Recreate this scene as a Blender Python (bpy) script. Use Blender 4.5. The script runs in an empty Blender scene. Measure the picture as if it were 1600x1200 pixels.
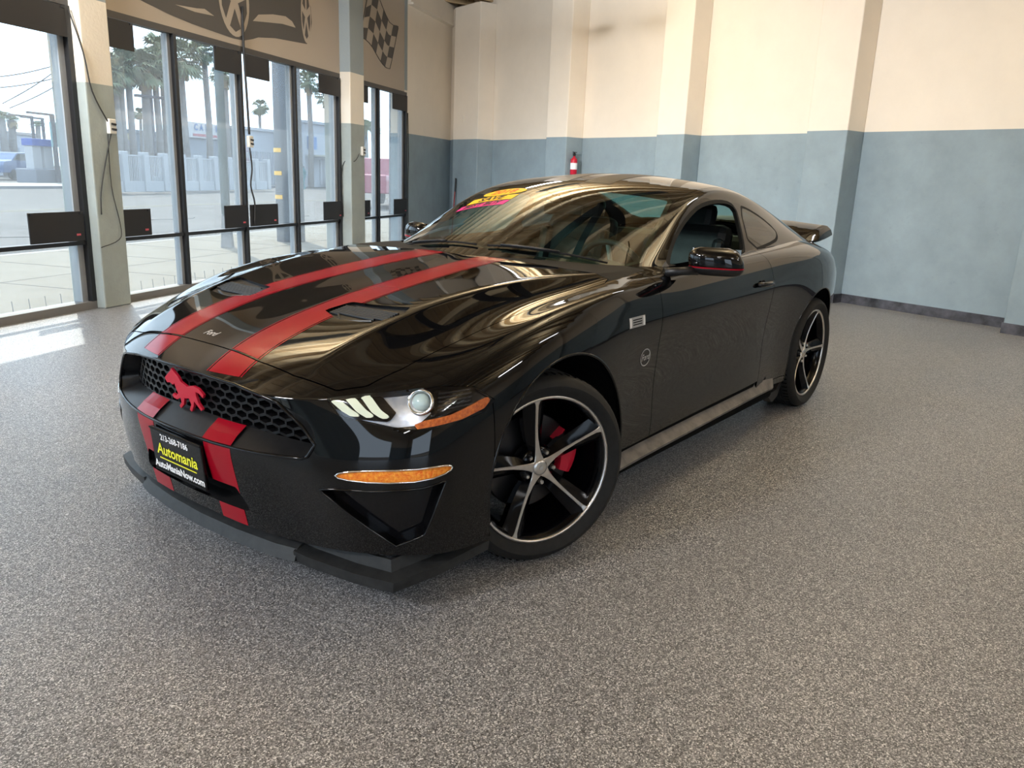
import bpy, bmesh, math, random
import numpy as np
from mathutils import Vector, Matrix
random.seed(7)
sc = bpy.context.scene
COL = sc.collection
# ---------------------------------------------------------------- camera, sky, sun, exposure
cam_d = bpy.data.cameras.new('camera'); cam = bpy.data.objects.new('camera', cam_d); COL.objects.link(cam)
cam_d.sensor_width = 36.0; cam_d.lens = 27.919; cam_d.clip_start = .05; cam_d.clip_end = 500
CR = Matrix(((-0.61557, -0.17654, 0.76805), (0.78718, -0.18434, 0.58853), (0.03768, 0.96688, 0.25244)))
cam.matrix_world = Matrix.Translation((2.1987, 2.3908, 1.3196)) @ CR.to_4x4()
sc.camera = cam
w = bpy.data.worlds.new('sky'); sc.world = w; w.use_nodes = True
wn = w.node_tree; bg = wn.nodes['Background']
bg.inputs['Color'].default_value = (.68, .83, 1.0, 1); bg.inputs['Strength'].default_value = 3.6
# sun direction of travel: 0.62 m into the room and 0.60 m along the glass per metre of fall
A1 = math.radians(22.197); A2 = math.radians(74.541)
D1 = Vector((math.cos(A1), math.sin(A1), 0)); I1 = Vector((-math.sin(A1), math.cos(A1), 0))    # along window wall, into room
D2 = Vector((math.cos(A2), math.sin(A2), 0)); I2 = Vector((math.sin(A2), -math.cos(A2), 0))    # along back wall, into room
CN = Vector((-10.1478, -8.7319, 0))
sun_d = bpy.data.lights.new('sun', 'SUN'); sun = bpy.data.objects.new('sun', sun_d); COL.objects.link(sun)
sun_d.energy = 8.0; sun_d.angle = math.radians(.6); sun_d.color = (1, .95, .86)
sun.rotation_euler = (I1 * .62 + D1 * .60 + Vector((0, 0, -1))).to_track_quat('-Z', 'Y').to_euler()
vs = sc.view_settings
vs.view_transform = 'Standard'; vs.look = 'None'; vs.gamma = 1; vs.use_curve_mapping = False; vs.exposure = 0.0
sc.cycles.caustics_reflective = False; sc.cycles.caustics_refractive = False
FE = 110      # watts of each added fill flood
# ---------------------------------------------------------------- helpers
def link(o, parent=None):
    COL.objects.link(o)
    if parent: o.parent = parent
    return o
def tag(o, label=None, cat=None, group=None, kind=None):
    for k, v in (('label', label), ('category', cat), ('group', group), ('kind', kind)):
        if v: o[k] = v
    return o
def empty(name, loc=(0, 0, 0), label=None, cat=None, group=None):
    o = bpy.data.objects.new(name, None); link(o); o.location = loc
    return tag(o, label, cat, group)
def mesh_obj(name, V, F, mat=None, parent=None, smooth=False, N=None, fm=None):
    me = bpy.data.meshes.new(name)
    me.from_pydata([tuple(map(float, v)) for v in V], [], [tuple(f) for f in F]); me.update()
    if mat is not None:
        for m in (mat if isinstance(mat, (list, tuple)) else [mat]): me.materials.append(m)
    if fm is not None: me.polygons.foreach_set('material_index', fm)
    if smooth or N is not None: me.shade_smooth()
    if N is not None: me.normals_split_custom_set_from_vertices([tuple(map(float, n)) for n in N])
    return link(bpy.data.objects.new(name, me), parent)
class MB:
    """collects shapes, builds one mesh object"""
    def __init__(s): s.v = []; s.f = []; s.m = []
    def add(s, V, F, mi=0):
        b = len(s.v); s.v += [tuple(v) for v in V]; s.f += [tuple(b + i for i in f) for f in F]; s.m += [mi] * len(F); return s
    def box(s, c, d, ax=None, mi=0):
        """centre, full sizes, axes (3 vectors)"""
        ax = ax or (Vector((1, 0, 0)), Vector((0, 1, 0)), Vector((0, 0, 1)))
        c = Vector(c); V = []
        for k in (-.5, .5):
            for j in (-.5, .5):
                for i in (-.5, .5): V.append(c + ax[0] * d[0] * i + ax[1] * d[1] * j + ax[2] * d[2] * k)
        F = [(0, 2, 3, 1), (4, 5, 7, 6), (0, 1, 5, 4), (2, 6, 7, 3), (0, 4, 6, 2), (1, 3, 7, 5)]
        if ax[0].cross(ax[1]).dot(ax[2]) < 0: F = [f[::-1] for f in F]
        return s.add(V, F, mi)
    def tube(s, pts, r, n=8, caps=True, mi=0, closed=False):
        pts = [Vector(p) for p in pts]; rr = r if hasattr(r, '__len__') else [r] * len(pts)
        V = []; F = []; up = None; L = len(pts)
        for i, p in enumerate(pts):
            if closed: t = (pts[(i + 1) % L] - pts[i - 1]).normalized()
            else: t = (pts[min(i + 1, L - 1)] - pts[max(i - 1, 0)]).normalized()
            if up is None: up = t.orthogonal().normalized()
            up = (up - t * up.dot(t)); up = up.normalized() if up.length > 1e-6 else t.orthogonal().normalized()
            b = t.cross(up)
            for k in range(n):
                a = 2 * math.pi * k / n; V.append(p + (up * math.cos(a) + b * math.sin(a)) * rr[i])
        for i in range(L if closed else L - 1):
            j = (i + 1) % L
            for k in range(n): F.append((i * n + k, i * n + (k + 1) % n, j * n + (k + 1) % n, j * n + k))
        if caps and not closed: F += [tuple(range(n))[::-1], tuple((L - 1) * n + k for k in range(n))]
        return s.add(V, F, mi)
    def lathe(s, prof, c=(0, 0, 0), ax=None, n=32, mi=0, a0=0, a1=2 * math.pi):
        """prof: (r, h) along axis ax[2]"""
        ax = ax or (Vector((1, 0, 0)), Vector((0, 1, 0)), Vector((0, 0, 1))); c = Vector(c)
        full = abs(a1 - a0 - 2 * math.pi) < 1e-6; m = n if full else n + 1
        V = []; F = []
        for r, h in prof:
            for k in range(m):
                a = a0 + (a1 - a0) * k / n; V.append(c + ax[2] * h + (ax[0] * math.cos(a) + ax[1] * math.sin(a)) * r)
        for i in range(len(prof) - 1):
            for k in range(n):
                q = (k + 1) % m; F.append((i * m + k, i * m + q, (i + 1) * m + q, (i + 1) * m + k))
        return s.add(V, F, mi)
    def prism(s, poly, h, c=(0, 0, 0), ax=None, mi=0):
        """2-D polygon (ccw) extruded from 0 to h along ax[2]"""
        ax = ax or (Vector((1, 0, 0)), Vector((0, 1, 0)), Vector((0, 0, 1))); c = Vector(c); n = len(poly)
        V = [c + ax[0] * p[0] + ax[1] * p[1] for p in poly] + [c + ax[0] * p[0] + ax[1] * p[1] + ax[2] * h for p in poly]
        F = [tuple(range(n))[::-1], tuple(range(n, 2 * n))] + [(i, (i + 1) % n, n + (i + 1) % n, n + i) for i in range(n)]
        return s.add(V, F, mi)
    def build(s, name, mat, parent=None, smooth=False, bevel=0, sub=0, auto=None):
        o = mesh_obj(name, s.v, s.f, mat, parent, smooth, fm=s.m if isinstance(mat, (list, tuple)) else None)
        if auto is not None:
            o.data.shade_smooth(); bm = bmesh.new(); bm.from_mesh(o.data)
            for e in bm.edges:
                if len(e.link_faces) != 2 or e.calc_face_angle(3) > auto: e.smooth = False
            bm.to_mesh(o.data); bm.free()
        if bevel:
            md = o.modifiers.new('b', 'BEVEL'); md.width = bevel; md.segments = 2; md.limit_method = 'ANGLE'; md.harden_normals = False
        if sub:
            md = o.modifiers.new('s', 'SUBSURF'); md.levels = md.render_levels = sub; o.data.shade_smooth()
        return o
def nodes(m):
    m.use_nodes = True; nt = m.node_tree; return nt, nt.nodes['Principled BSDF']
def pmat(name, col, rough=.5, metal=0, spec=.5, coat=0, emis=None, es=0, trans=0, ior=1.45, alpha=1):
    m = bpy.data.materials.new(name); nt, b = nodes(m)
    b.inputs['Base Color'].default_value = (*col, 1); b.inputs['Roughness'].default_value = rough
    b.inputs['Metallic'].default_value = metal; b.inputs['Specular IOR Level'].default_value = spec
    b.inputs['Coat Weight'].default_value = coat; b.inputs['Coat Roughness'].default_value = .03
    b.inputs['IOR'].default_value = ior; b.inputs['Transmission Weight'].default_value = trans; b.inputs['Alpha'].default_value = alpha
    if emis: b.inputs['Emission Color'].default_value = (*emis, 1); b.inputs['Emission Strength'].default_value = es
    return m
def tex_noise(nt, scale, detail=4, rough=.6, coord='Object', vec=None):
    n = nt.nodes.new('ShaderNodeTexNoise'); n.inputs['Scale'].default_value = scale; n.inputs['Detail'].default_value = detail; n.inputs['Roughness'].default_value = rough
    if vec is None:
        t = nt.nodes.new('ShaderNodeTexCoord'); vec = t.outputs[coord]
    nt.links.new(vec, n.inputs['Vector']); return n
def ramp(nt, fac, stops):
    r = nt.nodes.new('ShaderNodeValToRGB'); e = r.color_ramp.elements
    while len(e) < len(stops): e.new(.5)
    for i, (p, c) in enumerate(stops): e[i].position = p; e[i].color = (*c, 1)
    nt.links.new(fac, r.inputs['Fac']); return r.outputs['Color']
def bump(nt, b, h, strength=.2, dist=.01):
    n = nt.nodes.new('ShaderNodeBump'); n.inputs['Strength'].default_value = strength; n.inputs['Distance'].default_value = dist
    nt.links.new(h, n.inputs['Height']); nt.links.new(n.outputs['Normal'], b.inputs['Normal']); return n
def noisy(name, c1, c2, scale, rough=.6, bs=0, bd=.01, detail=4, **k):
    m = pmat(name, c1, rough, **k); nt, b = nodes(m); n = tex_noise(nt, scale, detail)
    nt.links.new(ramp(nt, n.outputs['Fac'], [(.3, c1), (.7, c2)]), b.inputs['Base Color'])
    if bs: bump(nt, b, n.outputs['Fac'], bs, bd)
    return m
Z3 = Vector((0, 0, 1))
AXW = (D1, -I1, Z3)     # window wall frame: along, outwards, up
AXB = (D2, -I2, Z3)
def PW(s, z, into=0): return CN + D1 * s + I1 * into + Z3 * z
def PB(s, z, into=0): return CN + D2 * s + I2 * into + Z3 * z
# ---------------------------------------------------------------- room
PAINT_Z = 1.968
def two_tone(name, up, lo, split_z=PAINT_Z, top=None, scale=2.5, bs=.12):
    m = pmat(name, up, .55, spec=.35); nt, b = nodes(m)
    g = nt.nodes.new('ShaderNodeNewGeometry'); sx_ = nt.nodes.new('ShaderNodeSeparateXYZ'); nt.links.new(g.outputs['Position'], sx_.inputs[0])
    n = tex_noise(nt, scale, 6, .65, vec=g.outputs['Position']); n2 = tex_noise(nt, 45, 3, .6, vec=g.outputs['Position'])
    def tone(c, k): return ramp(nt, n.outputs['Fac'], [(.25, tuple(x * (1 - k) for x in c)), (.75, tuple(min(1, x * (1 + k)) for x in c))])
    cu, cl = tone(up, .035), tone(lo, .13)
    n3 = tex_noise(nt, 7, 8, .75, vec=g.outputs['Position'])
    sc_ = ramp(nt, n3.outputs['Fac'], [(.60, (0, 0, 0)), (.72, (1, 1, 1))])
    mp = nt.nodes.new('ShaderNodeMath'); mp.operation = 'MULTIPLY'; mp.inputs[1].default_value = .22; nt.links.new(sc_, mp.inputs[0])
    mxs = nt.nodes.new('ShaderNodeMix'); mxs.data_type = 'RGBA'; nt.links.new(mp.outputs[0], mxs.inputs['Factor']); nt.links.new(cl, mxs.inputs['A']); mxs.inputs['B'].default_value = (lo[0] * .45, lo[1] * .45, lo[2] * .45, 1)
    def above(z):
        q = nt.nodes.new('ShaderNodeMath'); q.operation = 'GREATER_THAN'; q.inputs[1].default_value = z; nt.links.new(sx_.outputs['Z'], q.inputs[0]); return q.outputs[0]
    mx = nt.nodes.new('ShaderNodeMix'); mx.data_type = 'RGBA'; nt.links.new(above(split_z), mx.inputs['Factor']); nt.links.new(mxs.outputs['Result'], mx.inputs['A']); nt.links.new(cu, mx.inputs['B']); out = mx.outputs['Result']
    if top:
        m2 = nt.nodes.new('ShaderNodeMix'); m2.data_type = 'RGBA'; nt.links.new(above(top[0]), m2.inputs['Factor']); nt.links.new(out, m2.inputs['A']); m2.inputs['B'].default_value = (*top[1], 1); out = m2.outputs['Result']
    nt.links.new(out, b.inputs['Base Color'])
    ad = nt.nodes.new('ShaderNodeMath'); ad.operation = 'MULTIPLY_ADD'; ad.inputs[1].default_value = .3; nt.links.new(n2.outputs['Fac'], ad.inputs[0]); nt.links.new(n.outputs['Fac'], ad.inputs[2])
    bump(nt, b, ad.outputs[0], bs, .02); return m
CREAM, SLATE = (.80, .725, .62), (.255, .325, .365)
wall_m = two_tone('painted plaster', CREAM, SLATE)
pill_m = two_tone('painted pillar', (.72, .66, .56), (.30, .335, .32), top=(2.655, (.27, .31, .32)), bs=.3)
def st(o): o['kind'] = 'structure'; return o
# floor
fm = pmat('flake epoxy floor', (.3, .3, .3), .34, spec=.5); nt, b = nodes(fm)
g = nt.nodes.new('ShaderNodeNewGeometry')
v1 = nt.nodes.new('ShaderNodeTexVoronoi'); v1.inputs['Scale'].default_value = 310; nt.links.new(g.outputs['Position'], v1.inputs['Vector'])
sp_ = nt.nodes.new('ShaderNodeSeparateColor'); nt.links.new(v1.outputs['Color'], sp_.inputs[0])
c1 = ramp(nt, sp_.outputs[0], [(.0, (.030, .031, .032)), (.22, (.085, .086, .087)), (.48, (.155, .155, .155)), (.72, (.235, .235, .232)), (.86, (.38, .38, .37)), (1, (.62, .62, .60))])
nl = tex_noise(nt, .9, 5, .6, vec=g.outputs['Position']); c2 = ramp(nt, nl.outputs['Fac'], [(.3, (1.12, 1.14, 1.22)), (.7, (1.32, 1.33, 1.40))])
nf = tex_noise(nt, 30, 4, .7, vec=g.outputs['Position']); c3 = ramp(nt, nf.outputs['Fac'], [(.35, (.90, .90, .90)), (.65, (1.08, 1.07, 1.06))])
def mulc(a, b_):
    x = nt.nodes.new('ShaderNodeMix'); x.data_type = 'RGBA'; x.blend_type = 'MULTIPLY'; x.inputs['Factor'].default_value = 1; nt.links.new(a, x.inputs['A']); nt.links.new(b_, x.inputs['B']); return x.outputs['Result']
nt.links.new(mulc(mulc(c1, c2), c3), b.inputs['Base Color'])
nb = tex_noise(nt, 160, 2, .5, vec=g.outputs['Position']); bump(nt, b, nb.outputs['Fac'], .55, .004)
rr = nt.nodes.new('ShaderNodeMapRange'); rr.inputs['To Min'].default_value = .26; rr.inputs['To Max'].default_value = .42; nt.links.new(nl.outputs['Fac'], rr.inputs['Value']); nt.links.new(rr.outputs[0], b.inputs['Roughness'])
LW, LB = 22.0, 19.0
cB, cD = PW(LW, 0), PB(LB, 0); cE = Vector((10.5, 8.5, 0))
fpoly = [(p.x, p.y) for p in (CN + D1 * 0, cB, cE, cD)]
st(MB().prism(fpoly, .2, (0, 0, -.2)).build('floor', fm))
for (x, y, r_) in ((.62, 1.62, .012), (-.75, 2.6, .010)): pass
# stains on the floor
stm = pmat('rust stain', (.20, .06, .03), .5)
for i, (x, y, r_) in enumerate(((.535, 2.015, .008), (-1.45, 2.30, .012))):
    V = [(x + r_ * (1.4 + .3 * math.sin(3 * a)) * math.cos(a), y + r_ * math.sin(a), .0008) for a in np.linspace(0, 2 * math.pi, 13)[:-1]]
    tag(mesh_obj('stain', V, [tuple(range(12))], stm), ('small rust-brown stain on the speckled floor in front of the car', 'small dark mark on the speckled floor beside the car')[i], 'stain')
# back wall with pilasters
HT = 4.36
wb = st(MB().box(PB(LB / 2 - .2, HT / 2 + .1, -.12), (LB + .8, .24, HT + .4), AXB).build('wall_back', wall_m))
pil_s = [(5.795, 6.31), (8.20, 8.72), (10.69, 11.21), (13.2, 13.72), (15.7, 16.2)]
pil_s = [(3.32, 3.84)] + pil_s
for a, b_ in pil_s:
    st(MB().box(PB((a + b_) / 2, HT / 2 + .06, .175), (b_ - a, .35, HT + .12), AXB).build('pilaster', wall_m, wb, bevel=.012))
m = MB(); ax = AXB
cp = [(.0, 0), (1.30, 0), (1.30, .35), (.47, .35), (.15, .22), (.0, .0)]
m.prism([(x, -y) for x, y in cp[:-1]][::-1] if False else [(a, -b_) for a, b_ in cp[:-1]], HT - .05, CN, (D2, -I2, Z3)); st(m.build('pilaster', wall_m, wb, bevel=.01))
# skirting at the foot of the back wall
bbm = noisy('scuffed black skirting', (.008, .008, .010), (.10, .10, .12), 6, .5)
bb = None
segs = []; prev = 1.30
for a, b_ in pil_s: segs += [(prev, a, 0), (a, b_, .35)]; prev = b_
segs.append((prev, LB, 0))
bb = empty('baseboard_back'); bb['kind'] = 'structure'
for a, b_, o_ in segs:
    MB().box(PB((a + b_) / 2, .052, o_ + .008), (b_ - a + .016, .016, .104), AXB).build('skirting_board', bbm, bb)
    if o_:
        for s_ in (a, b_): MB().box(PB(s_ + (.008 if s_ == b_ else -.008), .052, .17), (.016, .35, .104), AXB).build('skirting_board', bbm, bb)
# window wall: solid end, pillars, header, frames
ww = st(MB().box(PW(1.225, HT / 2 + .1, -.15), (2.45, .3, HT + .4), AXW).build('wall_window_side', wall_m))
for a, b_, ty in ((4.40, 4.84, .16), (9.33, 9.66, .10), (14.2, 14.6, .1), (19, 19.4, .1)):
    st(MB().box(PW((a + b_) / 2, HT / 2 + .14, ty / 2 - .13), (b_ - a, ty + .26, HT + .28), AXW).build('window_pillar', pill_m, ww, bevel=.012))
hdm = pmat('header board', (.40, .345, .285), .6); hd_d = pmat('mural dark print', (.075, .070, .066), .6)
blk = pmat('black aluminium', (.012, .012, .013), .4); alu = pmat('weathered aluminium', (.34, .36, .38), .45, metal=.3); grey_f = pmat('grey sill', (.16, .155, .15), .6)
pane_m = bpy.data.materials.new('glare veil pane'); pane_m.use_nodes = True; nt = pane_m.node_tree; nt.nodes.clear()
o_ = nt.nodes.new('ShaderNodeOutputMaterial'); tr = nt.nodes.new('ShaderNodeBsdfTransparent'); tr.inputs[0].default_value = (.93, .96, .96, 1); tl = nt.nodes.new('ShaderNodeBsdfTranslucent'); tl.inputs[0].default_value = (.9, .95, 1, 1)  # translucent film added for the glare that washes out the view
gl = nt.nodes.new('ShaderNodeBsdfGlossy'); gl.inputs['Roughness'].default_value = .0; lw_ = nt.nodes.new('ShaderNodeLayerWeight'); lw_.inputs[0].default_value = .5; pw_ = nt.nodes.new('ShaderNodeMath'); pw_.operation = 'POWER'; pw_.inputs[1].default_value = 5; nt.links.new(lw_.outputs['Facing'], pw_.inputs[0])
fr_ = nt.nodes.new('ShaderNodeMath'); fr_.operation = 'MULTIPLY_ADD'; fr_.inputs[1].default_value = .95; fr_.inputs[2].default_value = .045; nt.links.new(pw_.outputs[0], fr_.inputs[0])
ma = nt.nodes.new('ShaderNodeMixShader'); mb_ = nt.nodes.new('ShaderNodeMixShader')
tcg = nt.nodes.new('ShaderNodeNewGeometry'); nd = tex_noise(nt, 3, 5, .7, vec=tcg.outputs['Position']); mr = nt.nodes.new('ShaderNodeMapRange'); mr.inputs['To Min'].default_value = .03; mr.inputs['To Max'].default_value = .08
nt.links.new(nd.outputs['Fac'], mr.inputs['Value']); nt.links.new(mr.outputs[0], ma.inputs[0]); nt.links.new(tr.outputs[0], ma.inputs[1]); nt.links.new(tl.outputs[0], ma.inputs[2])
nt.links.new(fr_.outputs[0], mb_.inputs[0]); nt.links.new(ma.outputs[0], mb_.inputs[1]); nt.links.new(gl.outputs[0], mb_.inputs[2]); nt.links.new(mb_.outputs[0], o_.inputs[0])
bays = [(2.45, 4.40, [3.55]), (4.84, 9.33, [6.04, 7.22, 8.33]), (9.66, 14.2, [10.86, 12.0, 13.1]), (14.6, 19.0, [15.8, 17.0, 18.0]), (19.4, 22.0, [20.6])]
for k, (a, b_, mu) in enumerate(bays):
    wd = empty('window_%d' % (k + 1), tuple(PW((a + b_) / 2, 0))); wd['kind'] = 'structure'
    def wbox(name, s, z, into, d, mat): 
        o = MB().box(PW(s, z, into) - wd.location, d, AXW).build(name, mat, wd); return o
    wbox('sill_rail', (a + b_) / 2, .035, -.06, (b_ - a, .14, .07), grey_f)
    wbox('middle_rail', (a + b_) / 2, .60, -.045, (b_ - a, .07, .035), blk)
    wbox('top_rail', (a + b_) / 2, 2.60, -.045, (b_ - a, .09, .06), pmat('bronze rail', (.055, .052, .05), .5) if k == 0 else bpy.data.materials['bronze rail'])
    for s_ in mu:
        wbox('mullion', s_, 1.32, -.02, (.045, .05, 2.5), blk); wbox('mullion_outer', s_ + .035, 1.32, -.075, (.06, .07, 2.5), alu)
    for s_, g_s in ((a + .025, -1), (b_ - .025, 1)):
        wbox('jamb', s_, 1.32, -.02, (.05, .06, 2.5), blk); wbox('jamb_outer', s_ - .05 * g_s if False else s_ + (.055 if g_s < 0 else -.055), 1.32, -.08, (.07, .08, 2.5), alu)
    E_ = [a] + mu + [b_]
    for s0, s1 in zip(E_, E_[1:]):
        for z0, z1 in ((.07, .58), (.62, 2.57)):
            wbox('pane', (s0 + s1) / 2, (z0 + z1) / 2, -.055, (s1 - s0 - .02, .002, z1 - z0), pane_m)
    wbox('header_board', (a + b_) / 2, (2.63 + HT + .29) / 2, -.045, (b_ - a, .09, HT + .29 - 2.63), hdm)
    wbox('corner_trim', a + .06, 3.4, -.0, (.10, .02, 1.55), pill_m) if k == 0 else None
# ledge beam along the top of the window wall
st(MB().box(PW(1.22, 4.20, .03), (2.42, .06, .34), AXW).box(PW(1.22, 4.02, .05), (2.42, .10, .035), AXW).build('trim_1', wall_m))
# mural: car silhouette and chequered flag, printed flat on the header boards
def mural(name, poly, mat, par, lift): 
    nz = I1; V = [PW(s, z, .001 + lift) - par.location for s, z in poly]; return mesh_obj(name, V, [tuple(range(len(poly)))], mat, par)
w2 = bpy.data.objects['window_2']; w1 = bpy.data.objects['window_1']
def PXW(u, v):
    d = CR @ Vector(((u - 800) / 1240.84, -(v - 600) / 1240.84, -1)); c_ = cam.matrix_world.translation; t = (PW(0, 0) - c_).dot(I1) / d.dot(I1); p = c_ + d * t - CN; return (p.dot(D1), p.z)
# ---------------------------------------------------------------- car body surface: a control cage, subdivided, then cut into panels
def boundary(F):
    ec = {}
    for f in F:
        for k in range(len(f)):
            a, b = f[k], f[(k + 1) % len(f)]
            if (b, a) in ec: ec.pop((b, a))
            else: ec[(a, b)] = 1
    return list(ec)
def interp_cage(V, F, crease, level, iters=3):
    """Catmull-Clark surface passing (nearly) through the cage points given"""
    V = np.array(V, float); P = V.copy()
    me = bpy.data.meshes.new('cage'); me.from_pydata([tuple(v) for v in P], [], F); me.update()
    o = bpy.data.objects.new('cage', me); COL.objects.link(o)
    if crease:
        at = me.attributes.new('crease_edge', 'FLOAT', 'EDGE'); vals = np.zeros(len(me.edges))
        for e in me.edges:
            k = (min(e.vertices), max(e.vertices)); vals[e.index] = crease.get(k, 0)
        at.data.foreach_set('value', vals)
    md = o.modifiers.new('s', 'SUBSURF'); md.levels = 1; md.use_limit_surface = True; md.boundary_smooth = 'PRESERVE_CORNERS'
    dg = bpy.context.evaluated_depsgraph_get()
    def ev():
        dg.update(); e = o.evaluated_get(dg); m = e.to_mesh(); a = np.empty(len(m.vertices) * 3); m.vertices.foreach_get('co', a)
        return m, a.reshape(-1, 3), e
    for _ in range(iters):
        m, a, e = ev(); lim = a[:len(P)].copy(); e.to_mesh_clear()
        P += (V - lim) * .85; me.vertices.foreach_set('co', P.ravel()); me.update(); o.update_tag()
        bpy.context.view_layer.update()
    nb = [[] for _ in P]; cset = {i for k, v in crease.items() if v > .2 for i in k}
    for e in me.edges: nb[e.vertices[0]].append(e.vertices[1]); nb[e.vertices[1]].append(e.vertices[0])
    bdv = {i for a, b in boundary(F) for i in (a, b)}
    for it in range(10):
        lam = .30 if it % 2 == 0 else -.315; Q = P.copy()
        for i, n_i in enumerate(nb):
            if i in bdv: continue
            use = [j for j in n_i if j in cset] if i in cset else n_i
            if len(use) < 2: continue
            Q[i] = P[i] + lam * (P[use].mean(axis=0) - P[i])
        P = Q
    me.vertices.foreach_set('co', P.ravel()); me.update(); o.update_tag()
    md.levels = level; bpy.context.view_layer.update()
    m, a, e = ev(); a = a.copy(); n = np.empty(len(m.vertices) * 3); m.vertices.foreach_get('normal', n); n = n.reshape(-1, 3)
    q = np.empty(len(m.loops), int); m.loops.foreach_get('vertex_index', q); q = q.reshape(-1, 4); e.to_mesh_clear()
    bpy.data.objects.remove(o); bpy.data.meshes.remove(me)
    return a, n, q
class Cage:
    def __init__(s): s.v = []; s.f = []; s.key = {}; s.cr = {}
    def pt(s, p):
        k = tuple(round(c, 4) for c in p)
        if k not in s.key: s.key[k] = len(s.v); s.v.append(k)
        return s.key[k]
    def grid(s, rows, flip=False, creases=()):
        """rows[k][j] points; creases: ('r', k, w) or ('c', j, w[, k0, k1])"""
        for mir in (1, -1):
            I = [[s.pt((p[0], p[1] * mir, p[2])) for p in r] for r in rows]
            for k in range(len(I) - 1):
                for j in range(len(I[k]) - 1):
                    f = [I[k][j], I[k][j + 1], I[k + 1][j + 1], I[k + 1][j]]
                    if (mir < 0) != flip: f = f[::-1]
                    g = []
                    for x in f:
                        if x not in g: g.append(x)
                    if len(g) > 2: s.f.append(tuple(g))
            for c in creases:
                if c[0] == 'r': seq = I[c[1]][(c[3] if len(c) > 3 else 0):(c[4] if len(c) > 4 else None)]
                else: seq = [r[c[1]] for r in I][(c[3] if len(c) > 3 else 0):(c[4] if len(c) > 4 else None)]
                for a, b in zip(seq, seq[1:]): s.cr[(min(a, b), max(a, b))] = c[2]
# hood, fender tops, deck: stations front to rear, points centre to shoulder
H = [
 [(.875, 0, .680), (.868, .15, .680), (.850, .32, .668), (.800, .50, .650), (.690, .66, .684), (.555, .800, .700)],
 [(.775, 0, .742), (.768, .15, .742), (.755, .31, .738), (.710, .49, .730), (.600, .67, .735), (.455, .830, .735)],
 [(.600, 0, .806), (.600, .15, .810), (.595, .31, .800), (.560, .495, .806), (.470, .69, .774), (.330, .855, .787)],
 [(.330, 0, .868), (.330, .15, .873), (.330, .31, .868), (.300, .535, .880), (.220, .71, .838), (.150, .872, .848)],
 [(.020, 0, .912), (.020, .15, .918), (.020, .32, .915), (0, .565, .928), (-.030, .725, .882), (-.060, .880, .892)],
 [(-.25, 0, .945), (-.25, .15, .951), (-.25, .33, .950), (-.24, .630, .952), (-.27, .760, .918), (-.29, .882, .912)],
 [(-.50, 0, .968), (-.50, .15, .973), (-.50, .36, .970), (-.47, .700, .960), (-.50, .790, .942), (-.52, .880, .925)],
 [(-.78, 0, .985), (-.78, .18, .985), (-.78, .40, .980), (-.76, .730, .965), (-.79, .800, .952), (-.80, .872, .934)],
 [(-1.1, 0, .99), (-1.1, .20, .99), (-1.1, .45, .985), (-1.1, .735, .972), (-1.1, .800, .962), (-1.1, .872, .943)],
 [(-1.45, 0, 1.0), (-1.45, .20, 1.0), (-1.45, .45, .995), (-1.45, .735, .985), (-1.45, .800, .975), (-1.45, .874, .950)],
 [(-1.8, 0, 1.02), (-1.8, .20, 1.02), (-1.8, .45, 1.01), (-1.8, .730, .995), (-1.8, .797, .985), (-1.8, .880, .957)],
 [(-2.15, 0, 1.04), (-2.15, .20, 1.04), (-2.15, .45, 1.03), (-2.15, .720, 1.01), (-2.15, .795, .998), (-2.15, .900, .962)],
 [(-2.45, 0, 1.06), (-2.45, .20, 1.06), (-2.45, .45, 1.045), (-2.45, .710, 1.02), (-2.45, .790, 1.005), (-2.45, .915, .962)],
 [(-2.75, 0, 1.075), (-2.75, .20, 1.075), (-2.75, .45, 1.06), (-2.75, .690, 1.03), (-2.75, .775, 1.010), (-2.75, .908, .958)],
 [(-3.05, 0, 1.062), (-3.05, .20, 1.062), (-3.05, .45, 1.045), (-3.05, .660, 1.005), (-3.05, .750, .980), (-3.05, .868, .932)],
 [(-3.35, 0, 1.035), (-3.35, .20, 1.033), (-3.35, .45, 1.01), (-3.33, .620, .975), (-3.32, .705, .948), (-3.30, .800, .905)],
 [(-3.68, 0, 1.025), (-3.68, .20, 1.022), (-3.66, .42, 1.00), (-3.62, .560, .960), (-3.58, .640, .930), (-3.52, .720, .885)]]
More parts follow.
